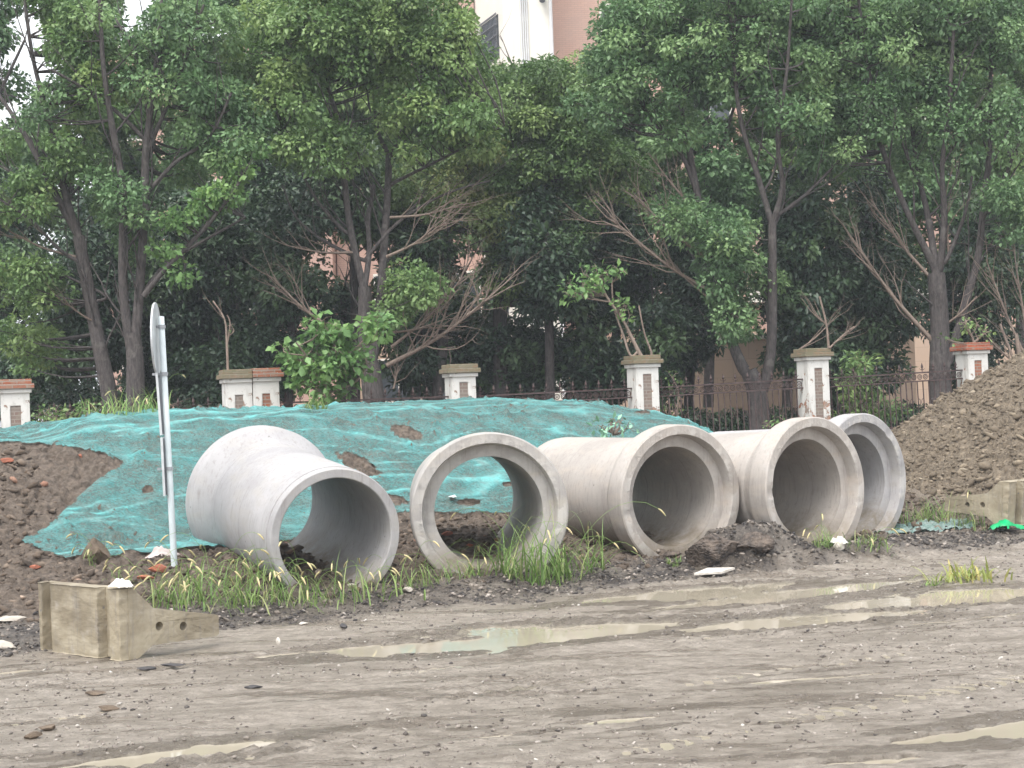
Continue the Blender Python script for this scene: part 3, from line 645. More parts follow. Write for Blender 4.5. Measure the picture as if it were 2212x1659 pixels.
# white slab on the bank
x,y=GT(1542,1243); hh=h1(x,y)
b=MB(); V=[(-.24,-.10,0),(.05,-.17,0),(.24,.02,0),(-.03,.16,0)]; b.add([(a,c,.0) for a,c,_ in V]+[(a*.99,c*.99,.022) for a,c,_ in V],[(3,2,1,0),(4,5,6,7),(0,1,5,4),(1,2,6,5),(2,3,7,6),(3,0,4,7)])
o=b.build('tile_slab',M_WHITE); o.location=(x,y,hh+.03); o.rotation_euler=(.06,-.05,.1); tag(o,'flat greyish white tile lying at the puddle edge below the soil heap','slab')
# crumpled things
def crumple(name,label,cat,u,v,sz,mat,dim=(1,1,.5),z0=.05,seed=1,n=26,zoff=0.):
    x,y=GT(u,v); hh=h1(x,y)
    a=np.linspace(-1,1,n); A,B=np.meshgrid(a,a); r=np.hypot(A,B)
    zz=(fbm(A*2.2+seed,B*2.2,seed,4)*1.3)*np.clip(1.15-r,0,1)**.7
    rr=1+.5*(fbm(A*1.5,B*1.5+seed,seed+4,3)-.5)
    V=np.stack([A*rr*dim[0],B*rr*dim[1],zz*dim[2]*1.3],-1)*sz
    idx=np.arange(n*n).reshape(n,n); F=np.stack([idx[:-1,:-1],idx[:-1,1:],idx[1:,1:],idx[1:,:-1]],-1)
    k=(r<1.05+.2*(vn(A*3+seed,B*3,seed)-.5)); kf=k[:-1,:-1]&k[1:,1:]&k[:-1,1:]&k[1:,:-1]
    o=mesh(name,V.reshape(-1,3),F[kf],mat,smooth=False); o.location=(x,y,hh+zoff); return tag(o,label,cat)
def plastic(n,a,b,r=.35):
    return plain(n,a,b,10,r,40,.3,.004)
crumple('plastic_bag','crumpled bright green plastic bag in front of the right-hand concrete block','bag',2172,1148,.20,plastic('green_plastic',(.0,.42,.15),(.0,.30,.10)),(1.1,.7,.8),.0,3,16)
crumple('paper_scrap','crumpled white paper on the grassy foot of the fourth pipe','paper',1812,1180,.09,plastic('white_paper',(.75,.73,.68),(.6,.58,.52),.8),(1.2,.8,1.2),.12,5)
crumple('cloth_rag','pale pinkish rag lying behind the sign post foot','rag',352,1210,.13,plastic('pale_rag',(.55,.48,.46),(.42,.36,.34),.9),(1.4,.5,1.),.3,7)
cx_,cy_=GT(2005,1140); a_=np.linspace(-1,1,70); A_,B_=np.meshgrid(a_,a_); XX=cx_+A_*.95*TD[0]-B_*.42*TD[1]; YY=cy_+A_*.95*TD[1]+B_*.42*TD[0]
ZZ=H(XX,YY)+.012+.10*np.maximum(0,fbm(XX*6,YY*9,93,4)-.42); r_=np.hypot(A_,B_)+.7*(fbm(XX*4,YY*4,94,4)-.5); ix=np.arange(4900).reshape(70,70)
k_=r_<.95; kf=k_[:-1,:-1]&k_[1:,1:]&k_[:-1,1:]&k_[1:,:-1]; F_=np.stack([ix[:-1,:-1],ix[:-1,1:],ix[1:,1:],ix[1:,:-1]],-1)[kf]
o=mesh('net_scrap',np.stack([XX,YY,ZZ],-1).reshape(-1,3),F_,plain('dusty_net',(.13,.22,.20),(.27,.33,.31),14,.8,40,.9,.03),attrs=dict(hole=np.zeros(4900))); tag(o,'torn piece of pale turquoise netting among weeds by the clay pile','netting scrap')
o=crumple('plastic_scrap','white leaf-shaped plastic scrap on the netting behind the second pipe','scrap',979,1090,.07,plastic('white_scrap',(.75,.8,.82),(.6,.7,.7),.6),(.8,1.3,.6),.55,11,14,.08)
pp=Vector(B1)+Vector((.0,.05,.575)); o=crumple('paper_scrap','crumpled white paper on the top corner of the left concrete block','paper',300,1300,.085,bpy.data.materials['white_paper'],(1.2,.9,.9),0,13); o.location=pp

# ---------------- grass ----------------
def ribbons(base,hd,ln,w,curl,seg=6,rise=1.):
    n=len(base); k=np.linspace(0,1,seg+1)
    el0=rise; 
    ang=el0[:,None]-curl[:,None]*k[None]**1.5
    dx=np.cos(ang)*ln[:,None]/seg; dz=np.sin(ang)*ln[:,None]/seg
    cx=np.concatenate([np.zeros((n,1)),np.cumsum(dx[:,:-1],1)],1); cz=np.concatenate([np.zeros((n,1)),np.cumsum(dz[:,:-1],1)],1)
    c=np.stack([base[:,0:1]+cx*np.cos(hd)[:,None],base[:,1:2]+cx*np.sin(hd)[:,None],base[:,2:3]+cz],-1)
    sw=np.stack([-np.sin(hd),np.cos(hd),np.zeros(n)],-1)[:,None,:]*(w[:,None]*(1-k[None]**2.2*.92))[:,:,None]*.5
    V=np.stack([c-sw,c+sw],2).reshape(n,-1,3)
    i=np.arange(seg)*2; F=np.stack([i,i+1,i+3,i+2],-1)[None]+(np.arange(n)*(seg+1)*2)[:,None,None]
    return V.reshape(-1,3),F.reshape(-1,4),c
def grass(pts,nb,h,spread=.12,wd=.009,seeds=0,lean=0.):
    """pts: list of (x,y,z); returns blades V,F,attrs and seed head lines"""
    m=len(pts)*nb; b=np.repeat(np.array(pts,float),nb,0); b[:,:2]+=RNG.normal(0,spread,(m,2)); b[:,2]=H(b[:,0],b[:,1])-.01
    hd=RNG.random(m)*6.28; ln=h*(.45+.8*RNG.random(m)); rise=1.52-.85*RNG.random(m)**1.2; curl=.5+2.4*RNG.random(m)
    V,F,c=ribbons(b,hd,ln,wd*(.6+.8*RNG.random(m)),curl,6,rise)
    rnd=np.repeat(RNG.random(m),14); cl=np.repeat(RNG.random(m)**2,14)
    S=[];Hd=[]
    for i in range(seeds):
        q=pts[random.randrange(len(pts))]; x=q[0]+random.gauss(0,spread);y=q[1]+random.gauss(0,spread); z=h1(x,y)
        a=random.random()*6.28; L=h*random.uniform(1.0,1.9); el=random.uniform(.9,1.45); n=10; p=Vector((x,y,z)); line=[p.copy()]
        for j in range(n):
            e=el-2.0*(j/n)**2.4; p=p+Vector((math.cos(a)*math.cos(e),math.sin(a)*math.cos(e),math.sin(e)))*L/n; line.append(p.copy())
        S.append((line,[.0022]*len(line)))
        h0=line[-1]; dv=(line[-1]-line[-2]).normalized(); hl=random.uniform(.06,.10); hp=[h0+dv*hl*k+Vector((0,0,-.5*hl*k*k)) for k in (0,.25,.5,.75,1)]
        Hd.append((hp,[.005,.0095,.010,.0085,.003]))
    return V,F,dict(rnd=rnd,clump=cl),S,Hd
def grass_thing(pxs,nb,h,label=None,spread=.12,seeds=0,wd=.009,stuff=False,z0=0.,mat=None,cat='grass clump',name='grass_clump',group='grass clumps beside the pipes'):
    pts=[]
    for u_,v_ in pxs:
        x,y=GT(u_,v_); pts.append((x,y,h1(x,y)))
    V,F,at,S_,Hd=grass(pts,nb,h,spread,wd,seeds)
    if stuff:
        if S_:
            v2,f2=tubes(S_,3); n0=len(V); 
            V=np.concatenate([V,v2]); F=np.concatenate([F,f2+n0]); at={k:np.concatenate([a,np.full(len(v2),.5)]) for k,a in at.items()}
        o=mesh('foxtail_grass',V,F,mat or M_GRASS,attrs=at); tag(o,kind='stuff')
        v3,f3=tubes(Hd,5); o=mesh('grass_seed_heads',v3,f3,M_SEED,smooth=True); tag(o,kind='stuff'); return
    t=thing(name,label,cat,pts[0],group=group); o0=np.array(pts[0])
    mesh('blades',V-o0,F,mat or M_GRASS,t,attrs=at)
    if Hd:
        v2,f2=tubes(S_,3); mesh('stalks',v2-o0,f2,mat or M_GRASS,t,attrs=dict(rnd=np.full(len(v2),.5),clump=np.full(len(v2),.5)))
        v3,f3=tubes(Hd,5); mesh('seed_heads',v3-o0,f3,M_SEED,t,True)
grass_thing([(330,1305),(352,1312),(385,1308),(410,1312),(440,1312),(470,1318),(500,1300),(520,1310),(545,1300),(560,1280),(575,1298),(590,1306),(480,1285),(520,1268),(660,1303),(690,1305),(720,1300),(760,1296),(800,1290),(835,1284),(450,1262),(600,1290),(560,1255),(400,1290)],15,.42,spread=.14,wd=.012,seeds=80,stuff=True)
grass_thing([(880,1266),(915,1262),(950,1255),(1000,1248),(1030,1243)],24,.36,'low foxtail grass in front of the second pipe, left half',.06,8)
grass_thing([(1105,1250),(1140,1258),(1170,1262),(1200,1255),(1090,1240)],24,.80,'tall bright grass clump at the right foot of the second pipe',.07,9,.015)
grass_thing([(1225,1248),(1260,1236),(1290,1228)],18,.66,'tall grass clump in the shade beside the third pipe barrel',.07,6,.014)
grass_thing([(1450,1222),(1462,1224)],22,.12,'tiny grass tuft below the rim of the third pipe',.03,0)
grass_thing([(1772,1178),(1792,1180)],30,.3,'short grass tuft at the mouth of the fourth pipe',.05,4)
grass_thing([(1850,1178),(1880,1176),(1900,1172)],30,.2,'grass tuft where the fourth and fifth pipes meet the ground',.06,4)
grass_thing([(1995,1120),(2020,1125),(2045,1120),(2080,1135),(1970,1135),(2110,1138)],34,.42,'loose weeds between the fifth pipe and the clay pile',.13,4,group='grass clumps beside the pipes')
grass_thing([(2070,1250),(2095,1252),(2120,1248),(2055,1256)],26,.24,'yellowish low grass tuft growing on the muddy road at right',.13,0,.020,mat=M_GRASSY)
grass_thing([(2010,1262),(2020,1266)],14,.12,'sparse seedling tuft left of the yellowish one on the road',.04,0,.012)
grass_thing([(225,893),(255,893),(285,890),(310,888),(330,890)],30,.42,'arching grass on the mound crest left of the sign post',.14,5,.016,z0=1.9)
grass_thing([(672,888),(690,888)],30,.3,'small grass tuft on the crest below the leafy shrub',.07,1,.014,z0=2.0)
grass_thing([(190,1210),(215,1216)],12,.25,'thin dry stalks rising behind the concrete block',.05,5,.007,z0=.25)
grass_thing([(250,1250),(270,1258)],12,.2,'wispy grass between the block and the sign post',.05,3,.007,z0=.1)
# ---------------- boundary pillars and iron fence ----------------
F0=np.array([-4.43,30.]); FD=np.array([math.cos(math.radians(18)),math.sin(math.radians(18))]); FRZ=math.radians(18)
def fpt(k): return F0+FD*k
def topz(u,v,k): return P(u,v,fpt(k)[1]).z
def rag(mb_box,o): return o
def pillar(k,zt,cap,label,w=.47,panel=.17,capw=1.,ptop=.22,zb=.95,pmat=None,ol=1.,orr=1.):
    c=fpt(k); t=thing('brick_pillar',label,'pillar',(c[0],c[1],zb),FRZ,'pillars of the boundary fence')
    h=zt-zb; s=h-.235; a=w/2
    pz0=.12; pz1=s-ptop; pw=panel/2; d=.03
    V=[(-a,-a,0),(a,-a,0),(a,a,0),(-a,a,0),(-a,-a,s),(a,-a,s),(a,a,s),(-a,a,s),(-pw,-a,pz0),(pw,-a,pz0),(pw,-a,pz1),(-pw,-a,pz1),(-pw,-a+d,pz0),(pw,-a+d,pz0),(pw,-a+d,pz1),(-pw,-a+d,pz1)]
    F=[(0,1,9,8),(1,5,10,9),(5,4,11,10),(4,0,8,11),(8,9,13,12),(9,10,14,13),(10,11,15,14),(11,8,12,15),(1,2,6,5),(2,3,7,6),(3,0,4,7),(0,3,2,1)]
    o=mesh('shaft',V,F,M_PLAST,t); m=o.modifiers.new('bevel','BEVEL'); m.width=.012; m.segments=2; m.limit_method='ANGLE'
    b=MB(); b.box(-pw+.002,pw-.002,-a+d-.012,-a+d+.03,pz0+.002,pz1-.002); b.build('recessed_panel',pmat or M_BRICKP,t)
    cw=a+.035*capw; b=MB(); b.box(-a-(cw-a)*ol,a+(cw-a)*orr,-cw,cw,s+.0,s+.07); b.build('moulding',M_PLAST if cap!=M_BRICKR else M_PLAST,t,bevel=.008)
    cw2=cw+.045; b=MB(); b.box(-a-(cw2-a)*ol,a+(cw2-a)*orr,-cw2,cw2,s+.071,s+.155); cw3=cw+.005; b.box(-a-(cw3-a)*ol,a+(cw3-a)*orr,-cw3,cw3,s+.156,s+.235)
    o=b.build('cap',cap,t,bevel=.01)
    return t
PK=[-4.27,-.482,0.,3.65,7.3,10.95,14.6]
pz=[topz(32,820,PK[0]),topz(508,799,PK[1]),topz(570,796,PK[2]),topz(997,787,PK[3]),topz(1388,768,PK[4]),topz(1760,753,PK[5]),topz(2105,740,PK[6])]
pillar(PK[0],pz[0],M_BRICK,'leftmost white pillar with an orange brick cap above the netting')
pillar(PK[1],pz[1],M_BRICKM,'left half of the double pillar, with a bare sapling rising from its mossy cap',panel=.14,orr=.02)
pillar(PK[2],pz[2],M_BRICK,'right half of the double pillar, its plaster broken off over orange brick',panel=.14,ol=.02,pmat=M_BRICK)
pillar(PK[3],pz[3],M_BRICKM,'white pillar with a mossy grey cap behind the middle of the mound',panel=.16,ptop=.10)
pillar(PK[4],pz[4],M_BRICKM,'white pillar with thin yellow saplings sprouting from its brick cap',ptop=.13)
pillar(PK[5],pz[5],M_BRICKM,'white pillar right behind the rim of the fourth pipe',ptop=.16)
pillar(PK[6],pz[6],M_BRICKR,'bright white pillar with a red brick cap beside the clay pile',ptop=.14,pmat=M_BRICK)
def fence_panel(k0,k1,ztop,label,zt1=None):
    c=fpt(k0); L=k1-k0; sl=math.atan2((zt1 or ztop)-ztop,L)
    t=thing('iron_fence_panel',label,'iron fence',(c[0],c[1],ztop),0,'rusty iron fence panels between the pillars',rot=Euler((0,-sl,FRZ)))
    b=MB(); b.box(-.05,L+.05,-.022,.022,-.015,.015); b.build('rail',M_IRON,t)
    b=MB(); b.box(-.05,L+.05,-.018,.018,-.185,-.157); b.build('rail',M_IRON,t)
    b=MB(); b.box(-.05,L+.05,-.022,.022,-1.10,-1.06); b.build('rail',M_IRON,t)
    n=int(L/.128); st=L/n; sc=MB()
    for i in range(1,n):
        x=i*st; b=MB(); b.box(x-.009,x+.009,-.009,.009,-1.059,-.186)
        b.box(x-.016,x+.016,-.014,.014,-1.0,-.96); p=b.build('picket',M_IRON,t)
        if i%2==1:
            f=MB(); f.lathe([(.008,.0155),(.009,.05),(.022,.062),(.010,.075),(.012,.085),(.027,.115),(.018,.15),(.002,.20)],8,Matrix.Translation((x,0,0)))
            for s_ in (-1,1):
                f.tube([(x,0,.06),(x+s_*.03,0,.055),(x+s_*.052,0,.072),(x+s_*.056,0,.09)],[.006,.006,.005,.003],4)
            f.build('spear_finial',M_IRON,p)
    for i in range(n):
        x=(i+.5)*st
        if i%3==2: pass
        pts=[Vector((x+.048*math.cos(a),0,-.088+.05*math.sin(a))) for a in np.linspace(0,2*math.pi,13)]
        sc.tube(pts,.009,4,False)
        pts=[Vector((x+.020*math.cos(a),0,-.088+.022*math.sin(a))) for a in np.linspace(0,2*math.pi,9)]; sc.tube(pts,.008,4,False)
        if i%2==0:
            for s_ in (-1,1):
                sc.tube([(x+s_*(st/2-.008),0,-.52),(x+s_*.02,0,-.55),(x+s_*.012,0,-.60),(x+s_*.02,0,-.65),(x+s_*(st/2-.008),0,-.68)],.007,4)
    sc.build('scrollwork',M_IRON,t)
def rz_(u,v,k): return P(u,v,fpt(k)[1]).z
g_=.25
fence_panel(PK[0]-3.4,PK[0]-g_,pz[0]-.66,'iron fence stub at the far left of the left pillar')
fence_panel(PK[0]+g_,PK[1]-g_,2.05,'low showing iron fence between the leftmost and the double pillar',2.08)
fence_panel(PK[2]+g_,PK[3]-g_,2.12,'iron fence with spear tops between the double and the mossy pillar',2.13)
fence_panel(PK[3]+g_,PK[4]-g_,2.12,'iron fence with spear tops between the mossy pillar and the one with saplings',2.17)
fence_panel(PK[4]+g_,PK[5]-g_,2.17,'rusty fence with a beige wall showing behind it',2.24)
fence_panel(PK[5]+g_,PK[6]-g_,2.24,'rusty fence crossed by a thick trunk, left of the red capped pillar',2.32)
fence_panel(PK[6]+g_,PK[6]+3.4,2.32,'rusty fence end disappearing behind the clay pile',2.36)

# ---------------- foliage ----------------
HOLES=[(1168,45,112,86),(1100,120,45,35),(1225,110,28,45),(285,15,50,45),(60,90,58,80),(28,228,24,28),(245,75,22,16),(1580,240,48,32),(1600,835,125,42),(655,720,22,22),(690,495,22,14),(1320,700,22,34),(1092,62,52,66),(480,165,24,16),(700,560,30,20),(1000,655,20,14),(1020,590,16,12),(560,120,16,12),(880,250,18,24)]
def holey(u,v,g=1.):
    m=np.zeros(np.shape(u),bool)
    for a,b,c,d in HOLES: m|=((u-a)/(c*g))**2+((v-b)/(d*g))**2<1
    return m
def leaves(C,R,N,L,Wd,flat=.75,droop=.35):
    R=np.asarray(R);N=np.asarray(N,int); i=np.repeat(np.arange(len(C)),N); n=len(i)
    d=RNG.normal(size=(n,3)); d/=np.linalg.norm(d,axis=1)[:,None]; rr=(.35+.65*RNG.random(n)**.6)
    p=C[i]+d*(R[i]*rr)[:,None]*np.array([1.15,1.15,flat])
    ld=d*.7+RNG.normal(0,.55,(n,3))+np.array([0,0,-droop]); ld/=np.linalg.norm(ld,axis=1)[:,None]
    nr=d*.5+np.array([0,0,.75])+RNG.normal(0,.45,(n,3)); sv=np.cross(ld,nr); sv/=np.linalg.norm(sv,axis=1)[:,None]+1e-9; nr=np.cross(sv,ld)
    l=L*(.45+.95*RNG.random(n)**1.5); w=Wd*(.6+.7*RNG.random(n))
    a=p; b=p+ld*(l*.5)[:,None]; tip=p+ld*l[:,None]-nr*(l*.12)[:,None]
    m1=b+sv*(w*.5)[:,None]+nr*(w*.14)[:,None]; m2=b-sv*(w*.5)[:,None]+nr*(w*.14)[:,None]
    V=np.stack([a,m1,tip,m2],1).reshape(-1,3); k=np.arange(n)*4
    F=np.concatenate([np.stack([k,k+1,k+2],-1),np.stack([k,k+2,k+3],-1)])
    ck=RNG.random(len(C))
    return V,F,dict(rnd=np.repeat(RNG.random(n),4),clump=np.repeat(ck[i],4))
def spray(p,d,L,r,depth,out,up=.25,wob=.28,kink=.5,prob=1.):
    """recursive bare branch"""
    n=max(3,int(L/.22)); pts=[p.copy()]; rad=[r]; q=p.copy(); dd=d.normalized()
    for j in range(n):
        dd=(dd+Vector((random.gauss(0,wob),random.gauss(0,wob),random.gauss(0,wob)+up))*.35).normalized(); q=q+dd*(L/n); pts.append(q.copy()); rad.append(r*(1-.72*(j+1)/n))
        if depth>0 and random.random()<prob*.55 and j>0:
            sd_=(dd+Vector((random.gauss(0,kink),random.gauss(0,kink),random.gauss(0,kink*.7)))).normalized()
            spray(q.copy(),sd_,L*random.uniform(.35,.65)*(1-.5*j/n),rad[-1]*.7,depth-1,out,up,wob,kink,prob)
    out.append((pts,rad))
def tree(name,label,limbs,Yd,zones,leafm,lw=(.12,.07),bark=None,group='trees behind the fence',spread=1.,bare=None,side=.5,seed=1,dens=260,cat='tree',twig=True,yspread=1.3,Rr=(.28,.52),bs=.7,crownname='crown'):
    random.seed(seed); px=3629./Yd
    lines=[];pts=[];prs=[]
    for li,lm in enumerate(limbs):
        off0=0; ang=random.uniform(-1,1)*yspread*.9
        m=len(lm); Pp=[];Rd=[]
        for j,(u,v,r) in enumerate(lm):
            f=j/(m-1); oy=0 if lm[0][1]>840 or j==0 and li==0 else ang*f**1.3
            # limbs start where their parent is: find nearest existing point
            Pp.append(P(u,v,Yd+oy)); Rd.append(r*(.86 if li else .95)/px)
        if li>0 and pts:
            A=np.array([list(q) for q in pts]); k=int(np.argmin(((A-np.array(Pp[0]))**2*np.array([1,.02,1])).sum(1))); dy=A[k][1]-Pp[0].y
            uv=[(a[0],a[1]) for a in lm]; Pp=[P(uv[j][0],uv[j][1],Pp[j].y+dy) for j in range(m)]
            if (Pp[0]-pts[k]).length>.06: Pp.insert(0,pts[k].copy()); Rd.insert(0,min(prs[k]*.95,Rd[0]*1.15))
        l,r=smoothline(Pp,Rd,4); lines.append((l,r))
        for a,b in zip(l,r): pts.append(Vector(a)); prs.append(b)
    A=np.array([list(q) for q in pts]); R_=np.array(prs)
    thin=[]
    for l,r in lines:
        acc=0
        for j in range(2,len(l)-1):
            acc+=np.linalg.norm(l[j]-l[j-1])
            if acc>.45 and random.random()<side and l[j][2]>3.0:
                acc=0; d=Vector(l[j+1]-l[j]).normalized(); d2=(d*.7+Vector((random.gauss(0,.6),random.gauss(0,.6),.25))).normalized()
                spray(Vector(l[j]),d2,random.uniform(.8,2.0),min(r[j]*.45,.028),1,thin)
    C=[];Rs=[]
    for z in zones:
        u0,v0,ru,rv,n=z[:5]; yo=z[5] if len(z)>5 else 0; 
        k=0;tries=0
        while k<n and tries<n*8:
            tries+=1; a=RNG.uniform(-1,1,3)
            if (a**2).sum()>1: continue
            u,v=u0+a[0]*ru,v0+a[1]*rv
            if holey(u,v,1.22): continue
            C.append(list(P(u,v,Yd+yo+a[2]*yspread))); Rs.append(random.uniform(*Rr)); k+=1
    C=np.array(C) if C else np.zeros((0,3)); Rs=np.array(Rs)
    if twig:
        for c,rr in zip(C,Rs):
            D=np.sqrt(((A-c)**2).sum(1))+1.1*np.maximum(0,A[:,2]-c[2]+.2)+.5*(R_>.12); k=int(np.argmin(D)); s=Vector(A[k]); e=Vector(c); d=(e-s).length
            if d>5: continue
            mid=s.lerp(e,.5)+Vector((random.gauss(0,.12),random.gauss(0,.12),-.06*d))*min(1,d)
            l,r=smoothline([s,mid,e],[min(R_[k]*.6,.012+.010*d),.008+.004*d,.006],3); thin.append((l,r))
            for q in range(2):
                d3=Vector((random.gauss(0,1),random.gauss(0,1),random.gauss(.3,.6))).normalized(); thin.append(([e,e+d3*rr*.5+Vector((0,0,.03)),e+d3*rr*.95],[.006,.005,.003]))
    base=Vector(lines[0][0][0]); t=thing(name,label,cat,base,group=group); b0=np.array(base)
    V,F=tubes(lines,10); mesh('trunk',V-b0,F,bark or M_BARK,t,True)
    if thin: V,F=tubes(thin,4); mesh('branches',V-b0,F,bark or M_BARK,t,True)
    if bare:
        out=[]
        for (u,v,u2,v2,r,dep,n,len_) in bare:
            A2=P(u,v,Yd); B2=P(u2,v2,Yd+random.uniform(-.5,.3)); d=B2-A2
            r*=.8; out_l,out_r=smoothline([A2,A2.lerp(B2,.5)+Vector((0,0,-.05*d.length)),B2],[r/px,r*.7/px,r*.35/px],4); out.append((out_l,out_r))
            for q in range(n):
                f=random.uniform(.12,1.); s=A2.lerp(B2,f)+Vector((0,0,-.05*d.length*4*f*(1-f)))
                dd=(d.normalized()+Vector((random.gauss(0,.35),random.gauss(0,.3),random.gauss(.08,.35)))).normalized()
                spray(s,dd,len_*random.uniform(.5,1.15)*(1.2-.4*f),max(.009,r*.36/px),dep,out,up=.22,wob=.42,kink=.65,prob=1.5)
        V,F=tubes(out,4); mesh('bare_branches',V-b0,F,M_TWIG,t,True)
    if len(C):
        V,F,at=leaves(C,Rs,dens*(Rs/.4)**2*(.5+RNG.random(len(C))),*lw); mesh(crownname,V-b0,F,leafm,t,attrs=at)
    return t
# ---- front row of trees (traced trunks, real depths) ----
tree('tree','slanting tree at the far left, forked and leaning out of the frame',[[(245,905,21),(232,830,19),(215,750,17),(190,620,15),(170,510,14)],[(170,510,11),(120,420,9),(65,310,7),(15,230,5),(-40,150,4)],[(170,510,10),(135,400,9),(105,260,7),(70,120,5),(50,-30,4)],[(230,640,4),(150,600,3),(60,560,2)],[(110,400,4),(40,380,3),(-30,340,2)],[(180,570,5),(130,540,4),(60,470,3),(-20,420,2)]],33.2,
 [(120,60,110,90,26),(210,170,90,90,24),(40,420,80,60,16),(60,620,90,70,20),(150,330,70,70,14),(10,320,50,50,6),(60,750,80,60,14,1)],M_LEAF,side=.8,seed=3,yspread=1.1,bare=[(165,555,20,500,4,1,5,1.3),(215,700,150,660,4,1,4,1.)],Rr=(.22,.42))
tree('tree','dark twin-stemmed tree just left of the sign post',[[(292,905,24),(292,780,20),(285,720,19)],[(280,735,13),(266,620,12),(266,480,11),(262,380,9),(240,260,8),(222,130,6),(215,-30,5)],[(292,735,14),(303,600,12),(312,450,11),(315,330,10),(330,200,7),(345,60,5),(350,-40,4)],[(315,420,6),(380,350,5),(450,300,4),(500,200,3)],[(312,300,6),(250,240,5),(180,190,4),(110,150,3)],[(318,330,6),(360,230,5),(400,130,4),(440,10,3)],[(305,640,7),(360,570,6),(440,520,4),(530,470,3)],[(320,250,5),(300,140,4),(250,40,3)]],32.8,
 [(330,130,90,90,22),(430,210,90,90,22),(400,60,100,70,22),(200,60,70,60,10),(300,500,50,90,10),(240,420,60,60,8),(500,300,60,60,10),(90,200,60,60,6),(400,345,60,50,14,3),(470,150,60,60,10,3)],M_LEAF_B,side=.95,seed=4,yspread=1.1,Rr=(.22,.42))
tree('tree','spray of bright leaves on a low branch right of the dark twin stems',[[(320,640,6),(360,580,5),(440,500,4),(530,380,3)]],32.0,[(390,485,36,26,9),(440,445,30,28,8),(480,420,34,30,8),(515,370,26,30,7),(360,540,24,22,4),(555,325,12,10,1)],M_LEAF_L,side=0,seed=41,yspread=.35,Rr=(.2,.32),dens=150,lw=(.13,.085),cat='branch',group=None) if 0 else None
tree('tree','tree with a pale straight right stem and big dry branch fan behind the leafy shrub',[[(812,905,28),(800,800,23),(790,740,18),(788,620,15)],[(785,620,9),(762,520,9),(748,430,8),(742,340,8),(735,270,7),(705,180,5),(690,80,4),(680,-30,3)],[(788,620,8),(798,540,7),(795,480,6),(808,400,5)],[(806,770,13),(822,640,11),(832,500,10),(838,400,9),(840,340,9)],[(840,335,7),(815,280,5),(810,190,4),(820,80,3),(815,-20,3)],[(842,335,7),(875,270,5),(900,180,4),(960,80,3),(990,0,2)],[(840,400,5),(900,370,4),(980,330,3),(1090,270,2)],[(745,500,5),(690,440,4),(650,370,3),(615,290,2)],[(780,560,5),(700,520,4),(640,470,3),(610,400,2)],[(790,560,5),(860,480,4),(960,420,3),(1060,390,2)]],33.6,
 [(600,100,110,110,34),(700,50,110,80,28),(800,110,110,100,34),(900,50,110,80,30),(980,110,80,100,26),(630,260,80,80,16),(720,330,70,60,10),(900,270,100,70,20),(1010,250,90,80,22),(880,640,50,60,10),(800,-20,240,50,26)],M_LEAF,side=.8,seed=5,yspread=1.4,Rr=(.24,.46),
 bare=[(835,790,1060,640,7,2,20,1.5),(845,750,1000,600,5,2,14,1.3),(830,720,960,690,4,2,8,1.1),(835,555,960,480,5,2,14,1.2),(842,470,1000,440,4,2,9,1.3),(765,545,620,530,4,1,7,.9),(700,700,590,600,5,2,12,1.1),(850,840,860,790,3,2,7,.8)])
tree('tree','tree whose two leaning stems part behind the fence at the beige wall',[[(1642,930,26),(1635,850,23),(1617,800,18)],[(1605,795,15),(1575,720,12),(1560,640,10),(1535,560,9),(1510,440,9),(1490,330,8),(1470,230,6),(1450,100,4),(1440,-30,3)],[(1648,840,15),(1665,760,13),(1668,650,12),(1668,540,11),(1668,480,10)],[(1666,480,8),(1640,390,7),(1605,280,6),(1590,190,5),(1580,60,4),(1570,-30,3)],[(1670,480,8),(1690,400,6),(1680,300,5),(1700,150,4),(1710,0,3)],[(1672,470,5),(1740,420,4),(1800,360,3)],[(1500,400,7),(1470,330,5),(1400,250,4),(1360,160,3)],[(1490,330,5),(1440,300,4),(1380,290,2)]],35.3,
 [(1400,90,120,100,36),(1320,200,80,80,22),(1540,90,130,90,38),(1660,150,100,80,28),(1440,240,80,60,14),(1560,520,60,70,16),(1600,600,70,60,16),(1500,470,50,40,8),(1720,250,70,60,12),(1580,700,40,40,6),(1310,90,50,60,8),(1500,-10,190,60,24),(1680,0,120,70,16)],M_LEAF_B,side=.8,seed=6,yspread=1.4,Rr=(.24,.46),
 bare=[(1555,640,1330,480,6,2,16,1.4),(1530,560,1370,420,5,2,10,1.3),(1600,690,1440,560,4,1,6,1.),(1720,760,1800,690,3,2,6,.8),(1550,500,1400,330,4,1,8,1.1)])
